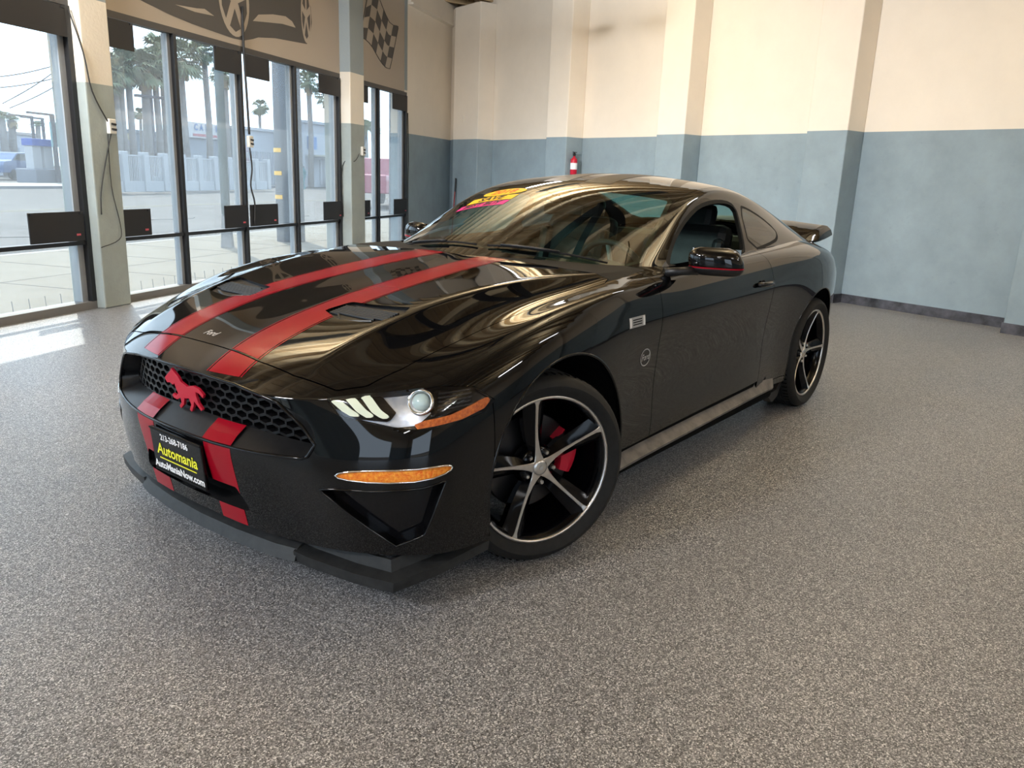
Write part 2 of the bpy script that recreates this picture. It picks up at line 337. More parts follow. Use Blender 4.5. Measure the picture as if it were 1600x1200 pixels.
# side: rows below the shoulder for each station (y, z); x follows the shoulder point
S = [
 [(.580, .818, .650), (.612, .835, .580), (.620, .850, .500), (.620, .855, .420), (.615, .855, .320), (.590, .845, .190)],
 [(.470, .866, .690), (.480, .890, .625), (.490, .903, .545), (.490, .908, .435), (.490, .908, .320), (.480, .900, .190)],
 [(.330, .900, .730), (.330, .925, .660), (.330, .936, .575), (.330, .940, .455), (.330, .938, .330), (.330, .925, .190)],
 [(.150, .920, .790), (.150, .942, .715), (.150, .950, .610), (.150, .953, .470), (.150, .95, .330), (.150, .93, .190)],
 [(-.060, .930, .828), (-.060, .950, .745), (-.060, .956, .625), (-.060, .956, .475), (-.060, .952, .340), (-.060, .93, .205)],
 [(-.29, .922, .850), (-.30, .938, .765), (-.31, .943, .635), (-.31, .945, .480), (-.31, .943, .345), (-.31, .92, .220)],
 [(-.52, .912, .858), (-.52, .925, .775), (-.52, .924, .640), (-.52, .925, .480), (-.52, .935, .345), (-.52, .92, .225)],
 [(-.80, .905, .862), (-.80, .921, .782), (-.80, .913, .642), (-.80, .910, .480), (-.80, .928, .345), (-.80, .92, .228)],
 [(-1.1, .905, .868), (-1.1, .924, .790), (-1.1, .911, .645), (-1.1, .905, .480), (-1.1, .925, .345), (-1.1, .92, .230)],
 [(-1.45, .908, .872), (-1.45, .928, .800), (-1.45, .912, .650), (-1.45, .905, .485), (-1.45, .925, .345), (-1.45, .92, .232)],
 [(-1.8, .914, .878), (-1.8, .934, .812), (-1.8, .920, .660), (-1.8, .912, .495), (-1.8, .928, .350), (-1.8, .92, .234)],
 [(-2.15, .928, .880), (-2.15, .940, .815), (-2.15, .925, .680), (-2.15, .912, .510), (-2.15, .915, .355), (-2.15, .905, .235)],
 [(-2.45, .942, .878), (-2.45, .954, .805), (-2.45, .952, .690), (-2.45, .942, .520), (-2.45, .950, .360), (-2.45, .93, .235)],
 [(-2.75, .938, .875), (-2.75, .952, .800), (-2.75, .956, .690), (-2.75, .953, .520), (-2.75, .952, .365), (-2.75, .93, .235)],
 [(-3.05, .897, .858), (-3.05, .910, .795), (-3.05, .912, .690), (-3.05, .908, .520), (-3.05, .900, .365), (-3.05, .88, .235)],
 [(-3.31, .825, .838), (-3.32, .835, .790), (-3.33, .838, .690), (-3.33, .835, .520), (-3.33, .825, .365), (-3.31, .81, .240)],
 [(-3.56, .745, .825), (-3.60, .755, .790), (-3.62, .755, .690), (-3.63, .750, .520), (-3.62, .745, .365), (-3.58, .735, .250)]]
# nose rows below the lip, centre to corner (corner column is S[0])
FN = [
 [(.880, 0, .625), (.873, .15, .625), (.855, .32, .618), (.805, .50, .610), (.700, .68, .635)],
 [(.893, 0, .500), (.889, .15, .500), (.870, .32, .502), (.812, .50, .505), (.728, .68, .545)],
 [(.888, 0, .440), (.884, .15, .440), (.868, .32, .442), (.822, .50, .450), (.742, .68, .475)],
 [(.874, 0, .365), (.870, .15, .365), (.855, .32, .368), (.815, .50, .378), (.740, .69, .400)],
 [(.855, 0, .285), (.852, .15, .285), (.840, .32, .290), (.806, .50, .300), (.735, .69, .310)],
 [(.835, 0, .190), (.832, .15, .190), (.820, .32, .190), (.786, .50, .190), (.712, .69, .190)]]
def rear_rows():
    R_ = []
    zs = [.87, .80, .69, .52, .365, .25]; xs = [-3.72, -3.78, -3.83, -3.86, -3.84, -3.78]
    for i in range(6):
        c = S[16][i]; row = []
        for y, bk in ((0, 0), (.20, .005), (.42, .03), (.56, .075), (.64, .125)):
            t = y / c[1]; row.append((xs[i] + (c[0] - xs[i]) * (t ** 3.2), y, zs[i]))
        R_.append(row + [c])
    return R_
def build_body(level=4):
    c = Cage()
    c.grid(H, creases=[('c', 3, .9, 1, 8), ('c', 5, .35, 0, 7), ('r', 0, .75)])
    SG = [[H[k][5]] + S[k] for k in range(17)]
    c.grid(SG, creases=[('c', 2, .3, 5, 12)])
    FG = [list(H[0])] + [FN[i] + [S[0][i]] for i in range(6)]
    c.grid(FG, flip=True, creases=[('r', 0, .75)])
    TG = [list(H[16])] + rear_rows()
    c.grid(TG, creases=[('r', 0, .8)])
    return interp_cage(c.v, c.f, c.cr, level)
# greenhouse: rows front to rear; centre ... glass edge, pillar outer, belt
G = [
 [(-.47, 0, .950), (-.48, .20, .950), (-.55, .45, .944), (-.70, .655, .930), (-.79, .742, .930), (-.83, .775, .930), (-.86, .800, .925)],
 [(-.75, 0, 1.075), (-.76, .20, 1.072), (-.80, .43, 1.058), (-.94, .655, 1.020), (-.985, .732, 1.008), (-1.00, .765, .985), (-1.03, .803, .950)],
 [(-1.03, 0, 1.188), (-1.04, .20, 1.183), (-1.07, .42, 1.164), (-1.155, .625, 1.130), (-1.165, .700, 1.108), (-1.19, .745, 1.040), (-1.22, .803, .958)],
 [(-1.31, 0, 1.285), (-1.315, .20, 1.280), (-1.33, .40, 1.267), (-1.36, .598, 1.240), (-1.355, .668, 1.205), (-1.38, .728, 1.090), (-1.42, .803, .968)],
 [(-1.60, 0, 1.340), (-1.60, .20, 1.336), (-1.60, .40, 1.324), (-1.60, .585, 1.294), (-1.60, .648, 1.255), (-1.61, .715, 1.125), (-1.63, .802, .976)],
 [(-1.90, 0, 1.358), (-1.90, .20, 1.354), (-1.90, .40, 1.339), (-1.90, .575, 1.305), (-1.90, .638, 1.265), (-1.90, .712, 1.135), (-1.90, .800, .984)],
 [(-2.20, 0, 1.342), (-2.20, .20, 1.338), (-2.20, .39, 1.320), (-2.20, .560, 1.280), (-2.20, .630, 1.240), (-2.20, .715, 1.120), (-2.20, .798, .995)],
 [(-2.48, 0, 1.290), (-2.48, .20, 1.285), (-2.48, .39, 1.265), (-2.48, .560, 1.222), (-2.48, .640, 1.178), (-2.48, .720, 1.085), (-2.48, .795, 1.00)],
 [(-2.75, 0, 1.215), (-2.75, .20, 1.210), (-2.75, .39, 1.190), (-2.75, .565, 1.145), (-2.75, .650, 1.110), (-2.75, .725, 1.055), (-2.75, .790, 1.00)],
 [(-3.00, 0, 1.128), (-3.00, .20, 1.122), (-3.00, .39, 1.105), (-3.00, .575, 1.058), (-3.00, .665, 1.030), (-3.00, .730, 1.000), (-3.00, .785, .965)],
 [(-3.25, 0, 1.025), (-3.25, .20, 1.022), (-3.25, .39, 1.010), (-3.25, .580, .980), (-3.25, .660, .965), (-3.25, .710, .950), (-3.25, .755, .93)]]
GA = [.53, .43, .30, .14, 0, 0, 0, 0, 0, 0, 0]; GB = [.06, .115, .142, .140, .138, .158, .185, .205, .215, .190, .15]
for k_, row in enumerate(G):
    x0_, z0_ = row[0][0], row[0][2]
    for j_ in range(1, 4): y_ = row[j_][1]; row[j_] = (x0_ - GA[k_] * y_ * y_, y_, z0_ - GB[k_] * y_ * y_)
def build_house(level=4):
    c = Cage()
    c.grid(G, creases=[('c', 4, .35), ('c', 3, .1, 0, 4)])
    return interp_cage(c.v, c.f, c.cr, level)
# ---------------------------------------------------------------- cutting tools for surface patches (V, N, F)
def patch_from(a, n, q, keep):
    c = a[q].mean(axis=1); sel = q[keep(c)]; return compact(a, n, [tuple(map(int, f)) for f in sel])
def compact(V, N, F):
    used = sorted({i for f in F for i in f}); mp = {u: i for i, u in enumerate(used)}
    return np.array(V)[used].reshape(-1, 3), np.array(N)[used].reshape(-1, 3), [tuple(mp[i] for i in f) for f in F]
def clip(P, fn):
    """keep the part where fn < 0"""
    V, N, F = P
    if len(F) == 0: return P
    f = np.asarray(fn(V)); f = np.where(np.abs(f) < 1e-7, -1e-7, f)
    V2 = list(V); N2 = list(N); cache = {}; out = []
    neg = f < 0
    for fc in F:
        s = [neg[i] for i in fc]
        if all(s): out.append(fc); continue
        if not any(s): continue
        g = []
        for k, i in enumerate(fc):
            j = fc[(k + 1) % len(fc)]
            if neg[i]: g.append(i)
            if neg[i] != neg[j]:
                e = (min(i, j), max(i, j))
                if e not in cache:
                    a_, b_ = e; t = f[a_] / (f[a_] - f[b_]); cache[e] = len(V2)
                    V2.append(V[a_] + (V[b_] - V[a_]) * t); m = N[a_] + (N[b_] - N[a_]) * t; N2.append(m / (np.linalg.norm(m) + 1e-12))
                g.append(cache[e])
        if len(g) > 2: out.append(tuple(g))
    if not out: return np.zeros((0, 3)), np.zeros((0, 3)), []
    return compact(V2, N2, out)
def split(P, fn, gap=0):
    return clip(P, lambda v: fn(v) + gap), clip(P, lambda v: -fn(v) + gap)
def sdf_poly(poly):
    poly = np.array(poly, float); A = poly; B = np.roll(poly, -1, 0)
    def g(p):
        d = np.full(len(p), 1e9); ins = np.zeros(len(p), bool)
        for a, b in zip(A, B):
            e = b - a; w_ = p - a; t = np.clip((w_ @ e) / (e @ e), 0, 1); d = np.minimum(d, np.linalg.norm(w_ - t[:, None] * e, axis=1))
            c = (a[1] > p[:, 1]) != (b[1] > p[:, 1])
            with np.errstate(divide='ignore', invalid='ignore'):
                x = (b[0] - a[0]) * (p[:, 1] - a[1]) / (b[1] - a[1] if b[1] != a[1] else 1e-12) + a[0]
            ins ^= c & (p[:, 0] < x)
        return np.where(ins, -d, d)
    return g
def smooth_poly(p, it=2, closed=True):
    p = [tuple(q) for q in p]
    for _ in range(it):
        r = []; n = len(p)
        for i in range(n if closed else n - 1):
            a, b = np.array(p[i]), np.array(p[(i + 1) % n])
            if closed or i > 0: r.append(tuple(a * .75 + b * .25))
            else: r.append(tuple(a))
            if closed or i < n - 2: r.append(tuple(a * .25 + b * .75))
            else: r.append(tuple(b))
        p = r
    return p
top = lambda V: V[:, :2]
side = lambda V: V[:, [0, 2]]
front = lambda V: V[:, 1:]
def wrap(V): return np.stack([np.arctan2(V[:, 1], V[:, 0] + .2), V[:, 2]], 1)
def wp(*pts): return [(math.atan2(y, x + .2), z) for x, y, z in pts]
def inpoly(poly, proj, off=0):
    g = sdf_poly(poly); return lambda V: g(proj(V)) - off
def thick(P, depth, off=0, rim=True, back=False, skip_center=False):
    """shell: outer surface moved by off along the normal, with a rim going depth inwards"""
    V, N, F = P; Vo = V + N * off; nv = len(V); VV = [Vo]; NN = [N]; FF = list(F)
    bd = [e for e in boundary(F) if not (skip_center and abs(V[e[0]][1]) < 1e-4 and abs(V[e[1]][1]) < 1e-4)]
    base = nv
    if rim and bd:
        R1 = []; R2 = []; M = []
        for a, b in bd:
            t = Vo[b] - Vo[a]; m = np.cross(t, N[a]); l = np.linalg.norm(m); m = m / l if l > 1e-12 else N[a]
            i = base + len(R1); R1 += [Vo[a], Vo[b], Vo[b] - N[b] * depth, Vo[a] - N[a] * depth]; M += [m] * 4
            FF.append((i + 1, i, i + 3, i + 2))
        VV.append(np.array(R1)); NN.append(np.array(M)); base += len(R1)
    if back:
        VV.append(Vo - N * depth); NN.append(-N); FF += [tuple(base + i for i in f[::-1]) for f in F]
    return np.vstack(VV), np.vstack(NN), FF
def mir(P):
    V, N, F = P; m = np.array([1, -1, 1]); return V * m, N * m, [f[::-1] for f in F]
def merge(*Ps):
    V = []; N = []; F = []; b = 0
    for v, n_, f in Ps: V.append(v); N.append(n_); F += [tuple(b + i for i in g) for g in f]; b += len(v)
    return np.vstack(V), np.vstack(N), F
def weld_mirror(P):
    """join a half patch and its mirror along y=0"""
    V, N, F = P; N = N.copy(); V = V.copy(); c = np.abs(V[:, 1]) < 1e-4; V[c, 1] = 0; N[c, 1] = 0; N /= np.linalg.norm(N, axis=1)[:, None]
    n = len(V); mp = [i if c[i] else n + i for i in range(n)]; m = np.array([1, -1, 1])
    return compact(np.vstack([V, V * m]), np.vstack([N, N * m]), list(F) + [tuple(mp[i] for i in f[::-1]) for f in F])
def pobj(name, P, mat, parent, **k):
    if len(P[2]) == 0: return None
    if k: P = thick(P, **k)
    return mesh_obj(name, P[0], P[2], mat, parent, N=P[1])
def both(name, P, mat, parent, kids=None, **k):
    if k: P = thick(P, **k)
    return [mesh_obj(name, Q[0], Q[2], mat, parent, N=Q[1]) for Q in (P, mir(P))]
# ---------------------------------------------------------------- the car
paint = pmat('black paint', (.0025, .0025, .003), .025, spec=.55)
gloss = pmat('gloss black', (.004, .004, .005), .08, spec=.4)
satin = noisy('satin black plastic', (.008, .008, .009), (.013, .013, .014), 60, .4)
matte = pmat('matte black', (.008, .008, .008), .75, spec=.3)
under = pmat('dark cavity', (.004, .004, .004), .9, spec=.1)
gap_m = pmat('shut line black', (.002, .002, .002), .8, spec=.1)
red = pmat('red vinyl', (.30, .004, .014), .14, spec=.32)
redm = pmat('red enamel', (.50, .012, .035), .35)
rubber = noisy('tyre rubber', (.006, .006, .006), (.011, .011, .011), 40, .72, .1, .002)
machined = noisy('machined aluminium', (.62, .60, .58), (.78, .76, .74), 30, .3, metal=1)
wheelblk = pmat('wheel gloss black', (.002, .002, .003), .14, spec=.25)
steel = pmat('brake steel', (.07, .07, .075), .35, metal=1)
chrome = pmat('chrome', (.85, .85, .85), .06, metal=1)
def thin_glass(name, tint, f0=.05, k=.95):
    m = bpy.data.materials.new(name); m.use_nodes = True; nt = m.node_tree; nt.nodes.clear(); N_ = nt.nodes.new
    o = N_('ShaderNodeOutputMaterial'); tr = N_('ShaderNodeBsdfTransparent'); tr.inputs[0].default_value = (*tint, 1); gl = N_('ShaderNodeBsdfGlossy'); gl.inputs['Roughness'].default_value = .0
    lw = N_('ShaderNodeLayerWeight'); lw.inputs[0].default_value = .5; pw = N_('ShaderNodeMath'); pw.operation = 'POWER'; pw.inputs[1].default_value = 5; nt.links.new(lw.outputs['Facing'], pw.inputs[0])
    ma_ = N_('ShaderNodeMath'); ma_.operation = 'MULTIPLY_ADD'; ma_.inputs[1].default_value = k; ma_.inputs[2].default_value = f0; nt.links.new(pw.outputs[0], ma_.inputs[0])
    mx = N_('ShaderNodeMixShader'); nt.links.new(ma_.outputs[0], mx.inputs[0]); nt.links.new(tr.outputs[0], mx.inputs[1]); nt.links.new(gl.outputs[0], mx.inputs[2]); nt.links.new(mx.outputs[0], o.inputs[0]); return m
glass_ws = thin_glass('windscreen glass', (.46, .68, .62), .11)
glass_t = thin_glass('tinted side glass', (.16, .19, .19), .10)
lens = thin_glass('lamp lens', (.96, .97, 1), .045)
amber = noisy('amber reflector', (.42, .06, .004), (.80, .20, .02), 110, .2, .8, .004); amber2 = noisy('bright amber lamp', (.80, .13, .005), (1.0, .42, .05), 110, .35, .6, .004)
drl = pmat('light bar diffuser', (.90, .95, .72), .25, coat=.5, emis=(.9, 1, .72), es=.05)
white_l = pmat('white lettering', (.85, .85, .86), .4)
yellow_l = pmat('yellow lettering', (.80, .78, .04), .4)
silver = pmat('silver decal', (.42, .42, .43), .4, metal=.3)
skirtm = noisy('dusty grey skirt', (.10, .092, .085), (.20, .185, .17), 14, .6)
lipm = noisy('scuffed lip plastic', (.010, .011, .012), (.024, .025, .026), 25, .5, .15, .002)

car = empty('sports_car', (0, 0, 0), 'glossy black two-door sports coupe with red racing stripes parked on the speckled floor', 'car')
a_, n_, q_ = build_body(4)
half = patch_from(a_, n_, q_, lambda c: c[:, 1] > 0)
from mathutils.bvhtree import BVHTree
tree_b = BVHTree.FromPolygons([tuple(v) for v in a_], [tuple(map(int, f)) for f in q_])
g_, gn_, gq_ = build_house(4)
ghalf = patch_from(g_, gn_, gq_, lambda c: c[:, 1] > 0)
tree_g = BVHTree.FromPolygons([tuple(v) for v in g_], [tuple(map(int, f)) for f in gq_])

AF, AR, ARAD = (-.012, .345), (-2.70, .345), .398
circ = lambda c, r: (lambda V: r - np.hypot(V[:, 0] - c[0], V[:, 2] - c[1]) + (V[:, 1] < .5) * -9)
G0 = .0018
body = clip(clip(half, circ(AF, ARAD)), circ(AR, ARAD + .005))
foot = [(-.60, -.1), (-.62, .30), (-.70, .56), (-.82, .71), (-.98, .765), (-1.4, .785), (-1.9, .782), (-2.4, .772), (-2.8, .745), (-3.02, .66), (-3.10, .4), (-3.13, -.1)]
body = clip(body, lambda V: -sdf_poly(foot)(top(V)) - (V[:, 2] < .9) * 9)
# --- hood
hoodp = [(.768, -.2), (.768, .15), (.768, .29), (.752, .45), (.715, .60), (.655, .665), (.55, .705), (.35, .742), (.05, .775), (-.25, .795), (-.44, .80), (-.505, .775), (-.50, .60), (-.515, .40), (-.522, .2), (-.525, -.2)]
hsd = sdf_poly(hoodp); hood_f = lambda V: hsd(top(V)) + (V[:, 2] < .6) * 9
ventp = [(.44, .215), (.335, .235), (.30, .49), (.355, .515), (.455, .475), (.475, .315)]
hood, rest = split(body, hood_f, G0)
vent, hood2 = split(hood, lambda V: sdf_poly(ventp)(top(V)))
# --- lamps
hlp = wp((.742, .586, .668), (.681, .658, .682), (.57, .759, .699), (.497, .821, .710), (.42, .885, .702), (.362, .921, .655), (.40, .918, .622), (.50, .885, .603), (.602, .831, .592), (.655, .765, .598), (.70, .70, .607), (.730, .63, .618))
headl, rest = split(rest, inpoly(hlp, wrap), 0)
turnp = smooth_poly(wp((.775, .645, .448), (.74, .71, .466), (.641, .832, .477), (.56, .885, .484), (.527, .900, .478), (.535, .897, .462), (.60, .862, .442), (.70, .755, .432), (.76, .66, .434)), 1)
turn, rest = split(rest, inpoly(turnp, wrap))
# --- grille mouth, fog pockets, lower intake
mouth = [(-.2, .684), (.145, .681), (.293, .672), (.40, .656), (.452, .643), (.535, .580), (.578, .528), (.562, .492), (.545, .482), (.40, .476), (.2, .472), (-.2, .472)]
mth, rest = split(rest, lambda V: sdf_poly(mouth)(front(V)) + (V[:, 0] < .6) * 9)
fogp = wp((.79, .60, .392), (.772, .643, .400), (.70, .74, .405), (.60, .855, .420), (.548, .893, .436), (.60, .858, .262), (.655, .79, .222))
fog, rest = split(rest, inpoly(fogp, wrap))
lowp = [(-.2, .328), (.27, .330), (.31, .262), (.30, .250), (-.2, .240)]
low, rest = split(rest, lambda V: sdf_poly(lowp)(front(V)) + (V[:, 0] < .6) * 9)
# --- panels
u0 = math.atan2(.62, .715 + .2)
def bump_f(V):
    u = wrap(V)[:, 0]; a = -(V[:, 0] - .372); b = np.where(u > u0, V[:, 2] - .655, -9)
    return np.maximum(a, b)
bumper, rest = split(rest, bump_f, G0)
cowl, rest = split(rest, lambda V: np.maximum(sdf_poly([(-.40, -.2), (-.40, .79), (-.60, .795), (-.80, .775), (-.80, -.2)])(top(V)), .9 - V[:, 2]))
gapF = lambda V: -(V[:, 0] - np.interp(V[:, 2], [.2, .26, .40, .60, .80, 1.0], [-.655, -.66, -.675, -.70, -.712, -.715]))
fender, rest = split(rest, gapF, G0)
gapR = lambda V: -(V[:, 0] - np.interp(V[:, 2], [.2, .30, .45, .70, .90, 1.0], [-1.86, -1.87, -1.90, -1.92, -1.915, -1.90]))
door, quarter = split(rest, gapR, G0)
rock_f = lambda V: V[:, 2] - np.interp(V[:, 0], [-2.2, -.5], [.315, .290])
rockF, fender = split(fender, rock_f, G0); rockD, door = split(door, rock_f, G0); rockR, quarter = split(quarter, lambda V: np.maximum(V[:, 2] - .272, -(V[:, 0] + 2.3)), G0)
rbump, quarter = split(quarter, lambda V: np.maximum(V[:, 2] - .80, V[:, 0] + 3.22), G0)
deck, quarter = split(quarter, lambda V: np.maximum(np.maximum(V[:, 1] - .60, V[:, 0] + 3.08), .93 - V[:, 2]), G0)
tlamp, quarter = split(quarter, lambda V: sdf_poly([(.30, .89), (.30, .815), (.66, .815), (.66, .89)])(front(V)) + (V[:, 0] > -3.5) * 9, G0)
K = dict(depth=.012)
def center(name, P, mat, parent=car, **k):
    if k: P = thick(P, skip_center=True, **k)
    P = weld_mirror(P); return mesh_obj(name, P[0], P[2], mat, parent, N=P[1])
hood_o = center('hood', hood2, paint, **K)
bump_o = center('front_bumper', bumper, paint, **K)
center('cowl_panel', cowl, matte, **K)
center('deck_lid', deck, paint, **K)
rb_o = center('rear_bumper', rbump, paint, **K)
fend = both('fender', fender, paint, car, **K)
doors = both('door', door, paint, car, **K)
quarts = both('quarter_panel', quarter, paint, car, **K)
both('rocker_panel', rockR, paint, car, **K)
both('tail_lamp', tlamp, redm, car, depth=.02)
# dark lining behind the shut lines: the skin again, set 10 mm inwards
lin = clip(clip(clip(clip(half, circ(AF, ARAD - .002)), circ(AR, ARAD + .003)), lambda V: -sdf_poly(foot)(top(V)) - (V[:, 2] < .9) * 9), lambda V: -sdf_poly(ventp)(top(V)))
lin = clip(clip(lin, lambda V: -inpoly(hlp, wrap)(V)), lambda V: -(sdf_poly(mouth)(front(V)) + (V[:, 0] < .6) * 9))
lin = clip(lin, lambda V: -inpoly(fogp, wrap)(V)); lin = clip(lin, lambda V: -(sdf_poly(lowp)(front(V)) + (V[:, 0] < .6) * 9)); lin = clip(lin, lambda V: -inpoly(turnp, wrap)(V))
lin = clip(lin, lambda V: np.minimum(.29 - V[:, 2], .30 - np.abs(V[:, 0] + 1.3) * 1e-9) * 1 if False else np.where((V[:, 0] < -.40) & (V[:, 0] > -2.3), .30 - V[:, 2], -1.0))
center('inner_shell', (lin[0] - lin[1] * .013, lin[1], lin[2]), under)
# --- hood vents: sunk panel with louvre slats
for v in both('hood_vent', (vent[0] - vent[1] * .010, vent[1], vent[2]), satin, car): v.name = 'hood_vent'; hv = v
def vslats(sg, par):
    for t in np.linspace(.08, .92, 9):
        m = MB(); A = Vector((.435 - t * .125, .225 + t * .01, 0)); pts = []
        for y in np.linspace(.235, .485, 7):
            x = .452 - .11 * t + .0 * y + (.03 if .3 < y < .42 else 0) * (t < .2); z = tree_b.ray_cast(Vector((x, y, 2)), Vector((0, 0, -1)))[0]
            if sdf_poly(ventp)(np.array([[x, y]]))[0] < -.004: pts.append((x, y * sg, z.z - .007))
        if len(pts) > 2: m.tube(pts, .0045, 6); m.build('vent_slat', satin, par)
for k_, sg in ((-2, 1), (-1, -1)):
    vv = [c for c in car.children if c.name.startswith('hood_vent')][k_]; vslats(sg, vv)
# --- red stripes: bands that narrow towards the windscreen, with a pin line at each side
def s_in(V): return np.interp(V[:, 0], [-3.6, -1.2, -.5, .4], [.048, .048, .105, .147])
def s_out(V): return np.interp(V[:, 0], [-3.6, -1.2, -.5, .4], [.215, .215, .262, .288])
def stripe(P, par, off=.0009, pins=True):
    bands = [(0, 0)] + ([(-1, 0), (1, 0)] if pins else [])
    for k, _ in bands:
        if k == 0: lo, hi = (lambda V: s_in(V) + .006), (lambda V: s_out(V) - .006)
        elif k < 0: lo, hi = (lambda V: s_in(V) - .004), (lambda V: s_in(V) + .001)
        else: lo, hi = (lambda V: s_out(V) - .001), (lambda V: s_out(V) + .004)
        Q = clip(clip(P, lambda V: V[:, 1] - hi(V)), lambda V: lo(V) - V[:, 1])
        if len(Q[2]) == 0: continue
        for o in both('racing_stripe' if k == 0 else 'pinstripe', (Q[0] + Q[1] * off, Q[1], Q[2]), red, par): pass
stripe(clip(hood2, lambda V: hood_f(V) + .006), hood_o)
bs = clip(bumper, lambda V: np.maximum(.16 - V[:, 2], -(V[:, 0] - .60)))
stripe(clip(bs, lambda V: .69 - V[:, 2]), bump_o); stripe(clip(bs, lambda V: V[:, 2] - .47), bump_o, pins=False)
# --- grille: sunk floor, ledge and honeycomb
GR = [(y, z) for y, z in mouth if y > 0]
def surf_x(y, z):
    h = tree_b.ray_cast(Vector((2, y, z)), Vector((-1, 0, 0))); return h[0].x
def ease(loop, n):
    L = [np.array(p) for p in loop]; d = [0]
    for a, b in zip(L, L[1:]): d.append(d[-1] + np.linalg.norm(b - a))
    return [tuple(np.interp(t, d, [p[i] for p in L]) for i in (0, 1)) for t in np.linspace(0, d[-1], n)]
outer = ease([(0, .684)] + GR + [(0, .472)], 60)
inner = []
for y, z in outer:
    zi = (.530 - .030 * (y / .55) ** 2) + (z - .472) * .60 if z < .56 else z - .010
    inner.append((y * (.955 if y > .45 else .985), zi))
m = MB()
Lp = [Vector((surf_x(y, z) - .002, y, z)) for y, z in outer]; Li = [Vector((surf_x(min(y, .54), max(z, .5)) - .070, y, z)) for y, z in inner]
n = len(Lp); mids = [a.lerp(b, .5) + Vector((.004, 0, -.002)) for a, b in zip(Lp, Li)]
V = Lp + mids + Li; V += [Vector((v.x, -v.y, v.z)) for v in V]
F = []
for s_ in (0, 3 * n):
    for r in (0, 1):
        for i in range(n - 1):
            f = (s_ + r * n + i, s_ + r * n + i + 1, s_ + (r + 1) * n + i + 1, s_ + (r + 1) * n + i); F.append(f if s_ else f[::-1])
m.add(V, F); ledge = m.build('grille_surround', satin, car, smooth=True)
lv = []
for y, z in outer: lv.append(Vector((surf_x(y, z) + .001, y, z)))
rimv = lv[::-1][:-1] + [Vector((v.x, -v.y, v.z)) for v in lv]
MB().tube(rimv[:-1], .0055, 8, closed=True).build('grille_rim', gloss, ledge, smooth=True)
# stripe over the ledge
for sg in (1, -1):
    m = MB(); col = []
    for y in (.150, .185, .22, .255, .285):
        zb = .4735; a = Vector((surf_x(y, zb) + .002, y * sg, zb)); b = Vector((surf_x(y, .5) - .062, y * sg * .985, .526)); mm = a.lerp(b, .5) + Vector((.005, 0, .0))
        col.append([a + Z3 * .003, mm + Z3 * .003, b + Z3 * .003])
    m.add([p for c_ in col for p in c_], [(i * 3 + k, i * 3 + k + 1, i * 3 + k + 4, i * 3 + k + 3) for i in range(4) for k in (0, 1)]); m.build('racing_stripe', red, ledge)
backp = [(v.y, v.z) for v in Li if v.y > .001]
gsd = sdf_poly(backp + [(-y, z) for y, z in backp[::-1]])
def grille_x(y): return surf_x(min(abs(y), .54), .55) - .070
m = MB(); ys = np.linspace(-.58, .58, 41); V = [(grille_x(y) - .035, y, z) for y in ys for z in (.44, .70)]
m.add(V, [(2 * i, 2 * i + 2, 2 * i + 3, 2 * i + 1) for i in range(40)]); m.build('grille_backing', under, car)
m = MB(); hw, hh = .050, .029
def hexbar(p, q_):
    c_ = (np.array(p) + q_) / 2
    if gsd(np.array([c_]))[0] > .002: return
    a = Vector((grille_x(p[0]), p[0], p[1])); b = Vector((grille_x(q_[0]), q_[0], q_[1])); t = (b - a).normalized(); u = Vector((1, 0, 0)); s_ = t.cross(u).normalized()
    m.box((a + b) / 2 - u * .012, ((b - a).length + .004, .0085, .03), (t, s_, u))
for r in range(-1, 12):
    z0 = .46 + r * hh * .86
    for c_ in range(-13, 14):
        y0 = c_ * hw + (r % 2) * hw / 2; p = [(y0 + hw / 2 * x_, z0 + hh * .57 * z_) for x_, z_ in ((-1, .5), (0, 1), (1, .5), (1, -.5))]
        for e in range(3): hexbar(p[e], p[e + 1])
m.build('grille_mesh', pmat('grille black', (.006, .006, .007), .3, spec=.4), car)
# --- wheel wells
for cx, r_, nm in ((AF[0], ARAD + .004, 'wheel_well'), (AR[0], ARAD + .01, 'wheel_well')):
    for sg in (1, -1):
        m = MB(); V = []; F = []; n = 40
        for yy in (.935, .55):
            for i in range(n + 1):
                a = math.radians(-8 + 196 * i / n); X_, Z_ = cx + r_ * math.cos(a), .345 + r_ * math.sin(a); hh = tree_b.ray_cast(Vector((X_, 3, Z_)), Vector((0, -1, 0)))[0]
                V.append((X_, (min(yy, hh.y - .012) if hh else min(yy, .85)) * sg, Z_))
        F = [(i, i + 1, n + 2 + i, n + 1 + i) for i in range(n)] + [tuple(n + 1 + i for i in range(n + 1))]
        m.add(V, F).build(nm, under, car)
# arch lips
for cx, r_ in ((AF[0], ARAD), (AR[0], ARAD + .005)):
    pts = []
    for i in range(49):
        a = math.radians(-14 + 208 * i / 48); x, z = cx + r_ * math.cos(a), .345 + r_ * math.sin(a)
        h = tree_b.ray_cast(Vector((x, 3, z)), Vector((0, -1, 0)))[0]
        if h: pts.append(Vector((x, h.y - .004, z)))
    for sg in (1, -1): MB().tube([(p.x, p.y * sg, p.z) for p in pts], .006, 8).build('arch_lip', paint, car, smooth=True)
def ribbon(name, sec, mat, par, sg=1):
    """sec: list of cross sections (lists of points), lofted"""
    m = MB(); k = len(sec[0]); V = [(p[0], p[1] * sg, p[2]) for s_ in sec for p in s_]
    F = [(i * k + j, i * k + (j + 1) % k, (i + 1) * k + (j + 1) % k, (i + 1) * k + j) for i in range(len(sec) - 1) for j in range(k)]
    F += [tuple(range(k))[::-1], tuple((len(sec) - 1) * k + j for j in range(k))]
    if sg < 0: F = [f[::-1] for f in F]
    return m.add(V, F).build(name, mat, par, auto=math.radians(30))
